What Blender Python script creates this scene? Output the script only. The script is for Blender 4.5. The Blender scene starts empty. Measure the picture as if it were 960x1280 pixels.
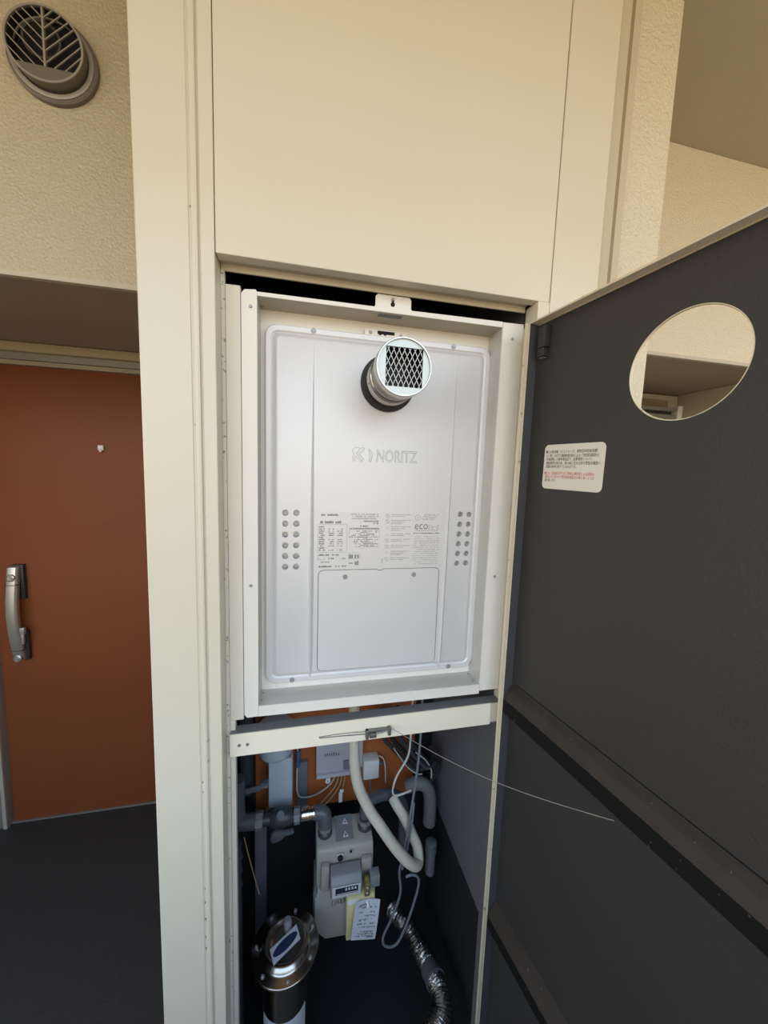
import bpy, bmesh, math, random
from mathutils import Vector, Matrix
random.seed(7)
C = bpy.context.scene.collection
SC = bpy.context.scene

# ------------------------------------------------------------------ camera
YAW, PITCH, ROLL = 0.2159, -0.1075, 0.0338
def cam_axes():
    cy, sy, cp, sp, cr, sr = math.cos(YAW), math.sin(YAW), math.cos(PITCH), math.sin(PITCH), math.cos(ROLL), math.sin(ROLL)
    f = Vector((sy*cp, cy*cp, sp)); r = Vector((cy, -sy, 0)); u = r.cross(f)
    return r*cr+u*sr, -r*sr+u*cr, f
cam = bpy.data.cameras.new('camera'); cam_o = bpy.data.objects.new('camera', cam); C.objects.link(cam_o)
r_, u_, f_ = cam_axes()
m = Matrix((r_, u_, -f_)).transposed().to_4x4(); m.translation = Vector((-0.0678, -0.6615, 1.6224))
cam_o.matrix_world = m
cam.sensor_fit = 'VERTICAL'; cam.sensor_height = 36.0; cam.lens = 456.2/1280*36.0
cam.clip_start = 0.02
SC.camera = cam_o

# ------------------------------------------------------------------ world: open daylight outside the walkway
W = bpy.data.worlds.new('daylight'); SC.world = W; W.use_nodes = True
nt = W.node_tree; nt.nodes.clear()
out = nt.nodes.new('ShaderNodeOutputWorld'); bg = nt.nodes.new('ShaderNodeBackground')
tc = nt.nodes.new('ShaderNodeTexCoord'); sp = nt.nodes.new('ShaderNodeSeparateXYZ'); ramp = nt.nodes.new('ShaderNodeValToRGB')
mr = nt.nodes.new('ShaderNodeMapRange')
mr.inputs['From Min'].default_value = -1; mr.inputs['From Max'].default_value = 1
nt.links.new(tc.outputs['Generated'], sp.inputs[0]); nt.links.new(sp.outputs['Z'], mr.inputs['Value'])
nt.links.new(mr.outputs[0], ramp.inputs[0]); nt.links.new(ramp.outputs[0], bg.inputs[0]); nt.links.new(bg.outputs[0], out.inputs[0])
e = ramp.color_ramp.elements
e[0].position = 0.47; e[0].color = (0.46, 0.355, 0.225, 1)      # sunlit ground and facades across the yard
e[1].position = 0.53; e[1].color = (0.90, 0.87, 0.80, 1)        # warm bright haze at the horizon
k_ = e.new(0.68); k_.color = (0.66, 0.82, 1.0, 1)
k_ = e.new(0.95); k_.color = (0.34, 0.56, 0.95, 1)             # bluer sky higher up
bg.inputs[1].default_value = 3.0

SC.view_settings.view_transform = 'Standard'; SC.view_settings.look = 'None'
SC.view_settings.gamma = 1.0; SC.view_settings.use_curve_mapping = False
SC.view_settings.exposure = 0.2

# ------------------------------------------------------------------ materials
def mat(name, col, rough=0.5, metal=0.0, bump=0.0, scale=200.0, var=0.0, vscale=6.0, spec=0.5, wear=None, detail=2.0, coat=0.0, bdist=0.002):
    M = bpy.data.materials.new(name); M.use_nodes = True
    t = M.node_tree; b = t.nodes['Principled BSDF']
    b.inputs['Base Color'].default_value = (*col, 1); b.inputs['Roughness'].default_value = rough
    b.inputs['Metallic'].default_value = metal; b.inputs['Specular IOR Level'].default_value = spec
    b.inputs['Coat Weight'].default_value = coat; b.inputs['Coat Roughness'].default_value = 0.15
    g = t.nodes.new('ShaderNodeNewGeometry')
    if var or wear:
        n = t.nodes.new('ShaderNodeTexNoise'); n.inputs['Scale'].default_value = vscale; n.inputs['Detail'].default_value = 5
        t.links.new(g.outputs['Position'], n.inputs['Vector'])
        mx = t.nodes.new('ShaderNodeMix'); mx.data_type = 'RGBA'
        mx.inputs[6].default_value = (*[c*(1-var) for c in col], 1); mx.inputs[7].default_value = (*[min(1, c*(1+var)) for c in col], 1)
        t.links.new(n.outputs['Fac'], mx.inputs[0]); last = mx.outputs[2]
        if wear:
            wc, ws, th = wear
            n2 = t.nodes.new('ShaderNodeTexNoise'); n2.inputs['Scale'].default_value = ws; n2.inputs['Detail'].default_value = 3
            t.links.new(g.outputs['Position'], n2.inputs['Vector'])
            r2 = t.nodes.new('ShaderNodeValToRGB'); r2.color_ramp.elements[0].position = th; r2.color_ramp.elements[1].position = th+0.03
            t.links.new(n2.outputs['Fac'], r2.inputs[0])
            m2 = t.nodes.new('ShaderNodeMix'); m2.data_type = 'RGBA'; m2.inputs[7].default_value = (*wc, 1)
            t.links.new(r2.outputs[0], m2.inputs[0]); t.links.new(last, m2.inputs[6]); last = m2.outputs[2]
        t.links.new(last, b.inputs['Base Color'])
    if bump:
        n = t.nodes.new('ShaderNodeTexNoise'); n.inputs['Scale'].default_value = scale; n.inputs['Detail'].default_value = detail
        t.links.new(g.outputs['Position'], n.inputs['Vector'])
        bp = t.nodes.new('ShaderNodeBump'); bp.inputs['Strength'].default_value = bump; bp.inputs['Distance'].default_value = bdist
        t.links.new(n.outputs['Fac'], bp.inputs['Height']); t.links.new(bp.outputs[0], b.inputs['Normal'])
    return M

CREAM = (0.605, 0.555, 0.44)
m_steel   = mat('cream_gloss_paint', CREAM, 0.28, bump=0.45, scale=210, var=0.02, bdist=0.0012)
m_panel   = mat('cream_panel_paint', CREAM, 0.42, bump=0.06, scale=260, var=0.02, bdist=0.001)
m_wall    = mat('cream_stucco_shaded', (0.455, 0.395, 0.275), 0.36, bump=0.9, scale=170, var=0.03, bdist=0.0038, detail=1.0)  # same paint as the right wall, darkened for the weaker light at left
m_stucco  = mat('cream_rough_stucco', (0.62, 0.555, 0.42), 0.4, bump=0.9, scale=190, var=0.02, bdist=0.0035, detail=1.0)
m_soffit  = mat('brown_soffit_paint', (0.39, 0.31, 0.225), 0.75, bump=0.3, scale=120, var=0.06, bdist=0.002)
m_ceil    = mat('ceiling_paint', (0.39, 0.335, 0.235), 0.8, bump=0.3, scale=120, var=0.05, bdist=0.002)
m_trim    = mat('grey_beige_trim', (0.47, 0.42, 0.33), 0.6, bump=0.3, scale=160, var=0.06)
m_seal    = mat('putty_sealant', (0.47, 0.41, 0.29), 0.7, bump=0.3, scale=80, var=0.06)
m_seal2   = mat('stucco_edge', (0.50, 0.43, 0.31), 0.6, bump=0.6, scale=200, var=0.05)
m_gap     = mat('dark_joint', (0.26, 0.20, 0.12), 0.8)
m_worn    = mat('worn_gasket', (0.62, 0.58, 0.49), 0.7, bump=0.5, scale=180, var=0.05, wear=((0.25, 0.22, 0.18), 160, 0.63))
m_floor   = mat('charcoal_vinyl_floor', (0.033, 0.0315, 0.031), 0.6, bump=0.5, scale=260, var=0.22, vscale=60)
m_door    = mat('brown_door_laminate', (0.22, 0.058, 0.017), 0.5, spec=0.3, bump=0.05, scale=90, var=0.08, vscale=3)
m_alu     = mat('grey_aluminium', (0.42, 0.41, 0.38), 0.4, 0.6, var=0.04)
m_handle  = mat('brushed_nickel', (0.55, 0.52, 0.46), 0.33, 0.8, var=0.05, vscale=40)
m_dark    = mat('dark_plastic', (0.03, 0.028, 0.026), 0.5)
m_white   = mat('white_plastic', (0.80, 0.78, 0.74), 0.4)
m_hood    = mat('grey_hood_enamel', (0.155, 0.135, 0.11), 0.5, 0.15, bump=0.1, scale=500, var=0.05)
m_hoodl   = mat('pale_hood_enamel', (0.31, 0.28, 0.24), 0.42, 0.2, bump=0.1, scale=500, var=0.05)
m_hoodd   = mat('hood_inside_shade', (0.07, 0.06, 0.05), 0.5)  # shade inside the hood painted into the duct ring
m_black   = mat('black_void', (0.006, 0.006, 0.007), 0.9)
m_hatch   = mat('charcoal_hatch_paint', (0.027, 0.0245, 0.0228), 0.55, bump=0.3, scale=170, var=0.06, vscale=9)
m_flange  = mat('blue_grey_primer', (0.058, 0.059, 0.064), 0.5, bump=0.2, scale=200, var=0.05)
m_lip     = mat('cream_edge_worn', (0.60, 0.52, 0.37), 0.5, var=0.06, vscale=30, wear=((0.35, 0.29, 0.20), 45, 0.66))
m_rail    = mat('dirty_dark_rail', (0.022, 0.014, 0.008), 0.7, bump=0.4, scale=120, var=0.35, vscale=30, wear=((0.12, 0.10, 0.07), 120, 0.70))
m_railf   = mat('black_rail_face', (0.004, 0.004, 0.004), 0.7, spec=0.2, var=0.3, vscale=50, wear=((0.08, 0.07, 0.05), 150, 0.68))
m_frame   = mat('white_frame_steel', (0.74, 0.70, 0.63), 0.36, bump=0.04, scale=400, var=0.015)
m_frin    = mat('galvanised_frame_inside', (0.56, 0.55, 0.51), 0.38, 0.35, var=0.05, vscale=25)
m_heater  = mat('silver_heater_paint', (0.66, 0.645, 0.635), 0.42, 0.2, bump=0.03, scale=900, var=0.01)
m_body    = mat('heater_sheet_steel', (0.40, 0.40, 0.40), 0.45, 0.6, var=0.05)
m_screw   = mat('zinc_screw', (0.36, 0.355, 0.35), 0.35, 0.5)
m_stain   = mat('stainless_steel', (0.66, 0.63, 0.58), 0.2, 1.0, bump=0.03, scale=60, var=0.04, vscale=12)
m_can     = mat('dull_stainless', (0.40, 0.365, 0.33), 0.22, 1.0, bump=0.03, scale=60, var=0.06, vscale=12)
m_flue    = mat('flue_steel', (0.47, 0.445, 0.41), 0.24, 1.0, bump=0.05, scale=50, var=0.06, vscale=15)
m_flueface= mat('flue_face_plate', (0.56, 0.61, 0.60), 0.35, 0.2)
m_fluein  = mat('flue_inside', (0.02, 0.02, 0.02), 0.6)
m_wire    = mat('grille_wire', (0.55, 0.55, 0.53), 0.4, 0.5)
m_rubber  = mat('black_rubber', (0.015, 0.015, 0.016), 0.6)
m_plate   = mat('nameplate_film', (0.66, 0.64, 0.62), 0.3, 0.1)
m_ink     = mat('grey_ink', (0.16, 0.155, 0.15), 0.6)
m_inkl    = mat('pale_ink', (0.36, 0.345, 0.335), 0.6)
m_inkr    = mat('red_ink', (0.55, 0.10, 0.08), 0.6)
m_inkk    = mat('black_ink', (0.03, 0.028, 0.026), 0.6)
m_inkb    = mat('blue_ink', (0.02, 0.03, 0.085), 0.5)
m_paper   = mat('off_white_sticker', (0.66, 0.61, 0.53), 0.55)
m_wood    = mat('orange_brown_board', (0.40, 0.115, 0.03), 0.6, bump=0.15, scale=40, var=0.25, vscale=10)
m_inwall  = mat('blue_grey_inner_wall', (0.13, 0.125, 0.132), 0.6, bump=0.2, scale=120, var=0.08)
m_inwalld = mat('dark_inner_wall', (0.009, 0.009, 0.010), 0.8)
m_bar     = mat('cream_crossbar_paint', (0.78, 0.71, 0.57), 0.42, bump=0.1, scale=200, var=0.04, wear=((0.45, 0.41, 0.34), 40, 0.74))
m_bartop  = mat('grey_bar_primer', (0.17, 0.17, 0.17), 0.5, var=0.12, vscale=30)
m_meter   = mat('meter_grey_paint', (0.35, 0.335, 0.29), 0.4, 0.0, bump=0.08, scale=300, var=0.05)
m_meterd  = mat('meter_dark_grey', (0.22, 0.225, 0.23), 0.45, var=0.05)
m_meterw  = mat('meter_pale_face', (0.58, 0.59, 0.60), 0.4)
m_lcd     = mat('counter_window', (0.02, 0.025, 0.04), 0.1)
m_brass   = mat('yellow_brass', (0.55, 0.45, 0.18), 0.35, 0.8)
m_yellow  = mat('pale_yellow_plastic', (0.66, 0.58, 0.30), 0.35)
m_tag     = mat('tag_paper', (0.52, 0.54, 0.58), 0.7)
m_hose    = mat('beige_pipe_lagging', (0.64, 0.585, 0.47), 0.65, bump=0.25, scale=90, var=0.10, vscale=25, wear=((0.30, 0.26, 0.19), 90, 0.72))
m_pvc     = mat('grey_pvc', (0.095, 0.105, 0.115), 0.4, var=0.1, vscale=20)
m_pvcd    = mat('dark_pvc', (0.045, 0.05, 0.06), 0.4, var=0.1, vscale=20)
m_greenp  = mat('grey_green_lagging', (0.15, 0.155, 0.14), 0.6, var=0.15, vscale=20)
m_tape    = mat('white_pipe_tape', (0.52, 0.58, 0.64), 0.5, bump=0.1, scale=50, var=0.04)
m_boxp    = mat('pale_lilac_plastic', (0.56, 0.55, 0.60), 0.5)
m_cablew  = mat('white_cable', (0.62, 0.58, 0.52), 0.5)
m_cableg  = mat('grey_cable', (0.19, 0.195, 0.21), 0.5)
m_cabler  = mat('tan_cable', (0.46, 0.30, 0.16), 0.5)
m_blue    = mat('blue_plastic', (0.05, 0.13, 0.26), 0.45)
m_foil    = mat('crumpled_foil', (0.34, 0.32, 0.29), 0.3, 1.0, bump=0.9, scale=110, var=0.1, vscale=40, bdist=0.004)
m_strut   = mat('galvanised_strut', (0.20, 0.22, 0.26), 0.5, 0.4, var=0.1, vscale=20)
m_string  = mat('thin_string', (0.22, 0.20, 0.17), 0.7)
m_red     = mat('dark_red_rubber', (0.10, 0.02, 0.03), 0.6)

# ------------------------------------------------------------------ geometry helper
class G:
    def __init__(s): s.v = []; s.f = []; s.mi = []; s.cur = 0
    def m(s, i): s.cur = i; return s
    def add(s, vs, fs):
        o = len(s.v); s.v += [tuple(v) for v in vs]
        for f in fs: s.f.append(tuple(o+i for i in f)); s.mi.append(s.cur)
        return s
    def box(s, x0, x1, y0, y1, z0, z1):
        vs = [(x, y, z) for z in (z0, z1) for y in (y0, y1) for x in (x0, x1)]
        return s.add(vs, [(0,2,3,1),(4,5,7,6),(0,1,5,4),(2,6,7,3),(0,4,6,2),(1,3,7,5)])
    def hexa(s, p):      # eight points, same order as box
        return s.add(p, [(0,2,3,1),(4,5,7,6),(0,1,5,4),(2,6,7,3),(0,4,6,2),(1,3,7,5)])
    def prism(s, poly, fn, a0, a1):   # poly 2-D ring, fn(u, v, a) -> xyz
        n = len(poly); vs = [fn(u, v, a) for a in (a0, a1) for u, v in poly]
        fs = [(i, (i+1) % n, n+(i+1) % n, n+i) for i in range(n)]
        fs += [tuple(reversed(range(n))), tuple(range(n, 2*n))]
        return s.add(vs, fs)
    def loft(s, rings, cap0=True, cap1=True, closed=False):
        n = len(rings[0]); vs = [p for r in rings for p in r]; fs = []
        k = len(rings)
        for j in range(k if closed else k-1):
            j2 = (j+1) % k
            for i in range(n): fs.append((j*n+i, j*n+(i+1) % n, j2*n+(i+1) % n, j2*n+i))
        if cap0 and not closed: fs.append(tuple(reversed(range(n))))
        if cap1 and not closed: fs.append(tuple(range((k-1)*n, k*n)))
        return s.add(vs, fs)
    def lathe(s, prof, c, axis, n=32, cap0=True, cap1=True):   # prof: (radius, t along axis)
        a = Vector(axis).normalized(); q = a.orthogonal().normalized(); w = a.cross(q); c = Vector(c)
        rings = [[c+a*t+(q*math.cos(k*2*math.pi/n)+w*math.sin(k*2*math.pi/n))*r for k in range(n)] for r, t in prof]
        return s.loft(rings, cap0, cap1)
    def cyl(s, p0, p1, r, n=16, r1=None):
        d = Vector(p1)-Vector(p0)
        return s.lathe([(r, 0), (r if r1 is None else r1, d.length)], p0, d, n)
    def tube(s, pts, r, n=8, sub=6, rf=None):
        P = [Vector(p) for p in pts]
        if sub > 1 and len(P) > 2:
            Q = []
            for i in range(len(P)-1):
                p0 = P[max(i-1, 0)]; p1 = P[i]; p2 = P[i+1]; p3 = P[min(i+2, len(P)-1)]
                for k in range(sub):
                    t = k/sub
                    Q.append(0.5*((2*p1)+(p2-p0)*t+(2*p0-5*p1+4*p2-p3)*t*t+(3*p1-p0-3*p2+p3)*t**3))
            Q.append(P[-1]); P = Q
        rings = []; prev = None
        for i, p in enumerate(P):
            d = (P[min(i+1, len(P)-1)]-P[max(i-1, 0)]).normalized()
            q = d.orthogonal().normalized() if prev is None else (prev-d*prev.dot(d)).normalized()
            prev = q; w = d.cross(q); rr = r if rf is None else rf(i/(len(P)-1))
            rings.append([p+(q*math.cos(k*2*math.pi/n)+w*math.sin(k*2*math.pi/n))*rr for k in range(n)])
        return s.loft(rings)
    def quad(s, a, b, c, d): return s.add([a, b, c, d], [(0, 1, 2, 3)])

ORG = {}
def obj(name, g, mats, parent=None, label=None, cat=None, group=None, kind=None, bevel=0, seg=2, smooth=40, bmin=30, origin=None):
    mats = mats if isinstance(mats, (list, tuple)) else [mats]
    if origin is None:
        if parent is not None: origin = Vector(ORG[parent.name])
        else:
            xs, ys, zs = zip(*g.v); origin = Vector(((min(xs)+max(xs))/2, (min(ys)+max(ys))/2, min(zs)))
    me = bpy.data.meshes.new(name)
    me.from_pydata([tuple(Vector(v)-origin) for v in g.v], [], g.f)
    for mm in mats: me.materials.append(mm)
    me.polygons.foreach_set('material_index', g.mi)
    bm = bmesh.new(); bm.from_mesh(me)
    bmesh.ops.recalc_face_normals(bm, faces=bm.faces)
    if bevel:
        es = [e for e in bm.edges if len(e.link_faces) == 2 and e.calc_face_angle(0) > math.radians(bmin)]
        bmesh.ops.bevel(bm, geom=es, offset=bevel, segments=seg, profile=0.5, affect='EDGES', clamp_overlap=True)
    if smooth:
        for f in bm.faces: f.smooth = True
        for ed in bm.edges:
            if len(ed.link_faces) == 2: ed.smooth = ed.calc_face_angle(0) < math.radians(smooth)
    bm.to_mesh(me); bm.free()
    o = bpy.data.objects.new(name, me); C.objects.link(o)
    if parent is None: o.location = origin
    else: o.parent = parent
    ORG[o.name] = tuple(origin)
    return prop(o, label, cat, group, kind)
def prop(o, label=None, cat=None, group=None, kind=None):
    for k, v in (('label', label), ('category', cat), ('group', group), ('kind', kind)):
        if v: o[k] = v
    return o
def empty(name, loc, label=None, cat=None, group=None, kind=None):
    o = bpy.data.objects.new(name, None); C.objects.link(o); o.location = loc; o.empty_display_size = 0.05
    ORG[o.name] = tuple(loc)
    return prop(o, label, cat, group, kind)
def rrect(x0, x1, z0, z1, r, k=6):
    pts = []
    for cx, cz, a0 in ((x1-r, z1-r, 0), (x0+r, z1-r, 90), (x0+r, z0+r, 180), (x1-r, z0+r, 270)):
        for i in range(k+1):
            a = math.radians(a0+90*i/k); pts.append((cx+r*math.cos(a), cz+r*math.sin(a)))
    return pts
def boolean(o, cutters, op='DIFFERENCE'):
    for c in cutters:
        md = o.modifiers.new('cut', 'BOOLEAN'); md.operation = op; md.object = c; md.solver = 'EXACT'
    bpy.context.view_layer.update()
    dg = bpy.context.evaluated_depsgraph_get()
    me = bpy.data.meshes.new_from_object(o.evaluated_get(dg))
    o.modifiers.clear(); o.data = me
    for c in cutters: bpy.data.objects.remove(c, do_unlink=True)
    bm = bmesh.new(); bm.from_mesh(me)
    for f in bm.faces: f.smooth = True
    for ed in bm.edges:
        if len(ed.link_faces) == 2: ed.smooth = ed.calc_face_angle(0) < math.radians(35)
    bm.to_mesh(me); bm.free()
_tx = {}
def text_geo(body, size, bevel=0.0, fill=True):
    key = (body, size, bevel, fill)
    if key in _tx: return _tx[key]
    cu = bpy.data.curves.new('t', 'FONT'); cu.body = body; cu.size = size
    if not fill: cu.fill_mode = 'NONE'
    cu.bevel_depth = bevel; cu.bevel_resolution = 0; cu.resolution_u = 3
    o = bpy.data.objects.new('t', cu); C.objects.link(o); bpy.context.view_layer.update()
    me = bpy.data.meshes.new_from_object(o.evaluated_get(bpy.context.evaluated_depsgraph_get()))
    vs = [tuple(v.co) for v in me.vertices]; fs = [tuple(p.vertices) for p in me.polygons]
    bpy.data.objects.remove(o, do_unlink=True)
    _tx[key] = (vs, fs); return vs, fs
def text(g, body, size, org, xd, yd, width=None, bevel=0.0, fill=True):
    vs, fs = text_geo(body, size, bevel, fill)
    if not vs: return
    xd, yd = Vector(xd), Vector(yd); nd = xd.cross(yd); x0 = min(v[0] for v in vs); x1 = max(v[0] for v in vs)
    sx = width/(x1-x0) if width else 1
    g.add([Vector(org)+xd*((v[0]-x0)*sx)+yd*v[1]+nd*v[2] for v in vs], fs)
XZ = lambda u, v, a: (u, a, v)     # polygon in x,z extruded along y
XY = lambda u, v, a: (u, v, a)     # polygon in x,y extruded along z
YZ = lambda u, v, a: (a, u, v)     # polygon in y,z extruded along x
def B(*a): return G().box(*a)
def screw(name, p, r, parent, n=(0, -1, 0), m_=None, washer=False):
    g = G(); n = Vector(n)
    if washer: g.lathe([(r*1.5, 0), (r*1.5, r*0.25)], p, n, 14)
    g.lathe([(r, 0), (r, r*0.35), (r*0.7, r*0.7), (r*0.3, r*0.7), (r*0.25, r*0.45)], p, n, 12)
    return obj(name, g, m_ or m_screw, parent, smooth=30)

# ================================================================== setting
obj('floor', B(-4, 4, -1.35, 1.35, -0.12, 0), m_floor, kind='structure', label='charcoal vinyl walkway floor running into the door recess', smooth=0)
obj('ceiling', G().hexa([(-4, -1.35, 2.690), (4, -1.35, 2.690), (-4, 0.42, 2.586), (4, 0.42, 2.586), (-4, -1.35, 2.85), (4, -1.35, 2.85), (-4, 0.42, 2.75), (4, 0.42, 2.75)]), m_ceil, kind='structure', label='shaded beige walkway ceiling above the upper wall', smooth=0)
obj('wall_back', B(-4, 4, -1.45, -1.33, 0, 1.1), m_panel, kind='structure', label='walkway parapet behind the viewpoint')
ZB = 2.008
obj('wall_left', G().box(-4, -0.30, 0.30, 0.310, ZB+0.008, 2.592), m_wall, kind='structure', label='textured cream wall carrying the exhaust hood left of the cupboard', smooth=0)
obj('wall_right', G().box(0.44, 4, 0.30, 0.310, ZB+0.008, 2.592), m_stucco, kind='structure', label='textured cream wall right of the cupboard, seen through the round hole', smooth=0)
obj('trim_1', B(-4, -0.30, 0.297, 0.310, ZB-0.002, ZB+0.0079), m_trim, kind='structure', label='grey drip edge under the left wall')
obj('trim_2', B(0.5, 4, 0.297, 0.310, ZB-0.002, ZB+0.0079), m_trim, kind='structure', label='pale drip edge under the right wall')
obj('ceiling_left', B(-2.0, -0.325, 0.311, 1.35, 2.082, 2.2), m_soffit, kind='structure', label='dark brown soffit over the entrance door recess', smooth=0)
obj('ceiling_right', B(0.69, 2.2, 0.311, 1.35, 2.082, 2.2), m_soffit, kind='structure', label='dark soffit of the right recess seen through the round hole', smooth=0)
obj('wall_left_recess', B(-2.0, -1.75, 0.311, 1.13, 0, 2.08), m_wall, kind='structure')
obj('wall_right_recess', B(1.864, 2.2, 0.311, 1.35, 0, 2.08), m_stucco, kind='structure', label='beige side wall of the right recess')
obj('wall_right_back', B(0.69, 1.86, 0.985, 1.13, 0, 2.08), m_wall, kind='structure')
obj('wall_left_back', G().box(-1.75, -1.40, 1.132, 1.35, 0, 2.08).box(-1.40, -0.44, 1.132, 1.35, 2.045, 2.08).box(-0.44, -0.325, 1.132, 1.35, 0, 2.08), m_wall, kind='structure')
obj('wall_left_inner', B(-0.3245, -0.262, 0.461, 1.35, 0, 2.3), m_wall, kind='structure')
obj('wall_right_inner', B(0.60, 0.6895, 0.301, 1.13, 0, 2.3), m_stucco, kind='structure')
# column between the cupboard and the right recess
obj('wall_column', G().prism([(0.5395, 0.30), (0.5395, 0.062), (0.552, 0.05), (0.680, 0.05), (0.680, 0.30)], XY, 0, 2.6), m_stucco, kind='structure', label='rough stucco column right of the cupboard', smooth=0)

# entrance door with frame (left recess)
d1 = empty('door_1', (-0.905, 1.10, 0), kind='structure', label='brown entrance door in the left recess')
obj('door_frame', G().box(-1.40, -1.336, 1.105, 1.16, 0, 2.045).box(-1.336, -0.475, 1.105, 1.16, 2.019, 2.045).box(-0.475, -0.44, 1.105, 1.16, 0, 2.045)
    .m(1).box(-1.336, -0.475, 1.118, 1.15, 2.001, 2.0185).box(-1.352, -1.3362, 1.0985, 1.1048, 0, 2.03).box(-1.44, -1.42, 1.10, 1.13, 0, 0.09), [m_alu, m_trim], d1, bevel=0.0015, smooth=0)
obj('door_leaf', B(-1.331, -0.478, 1.13, 1.165, 0.006, 1.999), m_door, d1, bevel=0.001, smooth=0)
obj('threshold', B(-1.336, -0.475, 1.124, 1.17, 0, 0.004), m_alu, d1, smooth=0)
obj('door_lintel', G().box(-1.75, -0.33, 1.085, 1.131, 2.046, 2.080), mat('beige_lintel', (0.50, 0.43, 0.28), 0.6, bump=0.4, scale=160, var=0.08), d1, label='rough beige band above the door frame', bevel=0.004)
g = G(); hx = -1.243
pr = [(1.186, 1.105), (1.182, 1.098), (1.14, 1.092), (1.05, 1.080), (0.98, 1.076), (0.90, 1.080), (0.82, 1.092), (0.79, 1.098), (0.776, 1.106)]
rings = []
for i, (z, y) in enumerate(pr):
    w = 0.0205 if 0 < i < len(pr)-1 else 0.016; dx = -0.004*math.sin(i/8*math.pi)
    rings.append([(hx+dx-w, y+0.004, z), (hx+dx-w*0.7, y-0.004, z), (hx+dx+w*0.7, y-0.004, z), (hx+dx+w, y+0.004, z), (hx+dx+w, y+0.018, z), (hx+dx-w, y+0.018, z)])
g.loft(rings)
hd = obj('door_handle', g, m_handle, d1, label='curved nickel pull handle with two key cylinders', smooth=50, bevel=0.001)
obj('back_plate', G().box(hx-0.014, hx+0.028, 1.111, 1.1295, 0.772, 0.90).box(hx-0.014, hx+0.028, 1.111, 1.1295, 1.04, 1.19), m_dark, hd, bevel=0.003)
obj('latch_lever', G().box(hx+0.012, hx+0.032, 1.085, 1.1, 0.895, 0.925).box(hx+0.016, hx+0.026, 1.09, 1.1, 0.85, 0.895), m_alu, hd, bevel=0.002)
for z in (1.140, 0.790):
    yb = 1.088 if z > 1 else 1.0935
    obj('key_cylinder', G().lathe([(0.015, 0.006), (0.015, -0.004), (0.012, -0.006), (0.011, -0.003), (0.006, -0.003), (0.006, -0.007), (0.003, -0.007)], (hx-0.001, yb-0.002, z), (0, 1, 0), 20), m_handle, hd)
obj('handle_seam', G().box(hx-0.0215, hx+0.0205, 1.0828, 1.10, 1.108, 1.1105).box(hx-0.0215, hx+0.0205, 1.0870, 1.10, 0.824, 0.8265), m_dark, hd, smooth=0)
h = obj('door_hook', G().box(-0.9245, -0.9035, 1.121, 1.1298, 1.676, 1.697).box(-0.918, -0.910, 1.117, 1.1255, 1.668, 1.682), m_white, label='tiny white plastic hook stuck on the brown entrance door', cat='hook', bevel=0.0015)
obj('door_dot', G().lathe([(0.003, 0), (0.002, 0.0008)], (-0.9097, 1.13, 1.356), (0, -1, 0), 10), m_dark, d1).name = 'peephole'  # small dark dot on the door leaf

# door frame and grey housing in the right recess
d2 = empty('door_2', (1.5, 0.96, 0), kind='structure', label='door frame in the right recess, seen through the round hole')
obj('door_frame', G().box(0.9, 1.858, 0.955, 0.984, 2.05, 2.075).box(1.80, 1.858, 0.955, 0.984, 0, 2.05), m_panel, d2, bevel=0.002, smooth=0)
obj('door_leaf', B(0.9, 1.80, 0.968, 0.984, 0.01, 2.05), m_soffit, d2, smooth=0)
lv = empty('door_closer', (1.6, 0.90, 1.935), label='grey housing with a dark slot and white end, seen through the round hole', cat='housing')
obj('housing', G().box(1.30, 1.738, 0.85, 0.967, 1.972, 1.990).box(1.30, 1.738, 0.85, 0.967, 1.930, 1.955).box(1.30, 1.738, 0.88, 0.967, 1.955, 1.972), mat('grey_housing', (0.25, 0.23, 0.22), 0.5), lv, bevel=0.001)
obj('slot', B(1.31, 1.730, 0.872, 0.88, 1.956, 1.971), m_dark, lv)
obj('end_cap', B(1.7385, 1.768, 0.846, 0.967, 1.925, 2.0), m_white, lv, bevel=0.003, label='white end cap')

# exhaust hood on the left wall
HX, HZ = -0.5715, 2.4285
hood = empty('exhaust_hood', (HX, 0.299, HZ-0.08), label='round grey exhaust hood with slatted grille high on the left wall', cat='vent')
hc = (HX, 0.2995, HZ)
obj('base_ring', G().lathe([(0.0795, 0), (0.0795, 0.008), (0.077, 0.0105), (0.072, 0.0105), (0.072, 0)], (-0.5704, 0.2995, 2.4235), (0, -1, 0), 56, False, False), m_hood, hood)
obj('inner_ring', G().lathe([(0.074, 0.0095), (0.074, 0.0125), (0.070, 0.014), (0.066, 0.013), (0.066, 0.0095)], (-0.5704, 0.2995, 2.4240), (0, -1, 0), 56, False, False), m_hoodl, hood, label='paler bright ring')
def annulus(g, c, r0, r1, y0, y1, n=56):
    rr = [(r1, 0), (r1, y1-y0), (r0, y1-y0), (r0, 0)]
    return g.lathe(rr, (c[0], y1, c[1]), (0, -1, 0), n, False, False)
R1, R0 = 0.0672, 0.0632; CC = (-0.5722, 2.4290); YF = 0.2690
g = G()
rg_ = lambda L: [[(CC[0]+r*math.cos(k*2*math.pi/56), y, CC[1]+r*math.sin(k*2*math.pi/56)) for k in range(56)] for r, y in L]
g.loft(rg_([(0.0655, 0.2985), (0.0665, YF+0.002), (0.0662, YF), (R0, YF), (R0, YF+0.003)]), False, False)
g.m(1).loft(rg_([(R0, YF+0.003), (0.0628, 0.2985)]), False, False)
obj('hood_body', g, [m_hood, m_black], hood)
g = G(); zc = 2.390; aa = math.asin((zc-CC[1])/R0)
arc = [(CC[0]+R0*0.999*math.cos(a), CC[1]+R0*0.999*math.sin(a)) for a in [math.pi-aa+(math.pi+2*aa)*i/20 for i in range(21)]]
g.prism(arc, XZ, YF+0.0006, YF+0.004)
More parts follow.
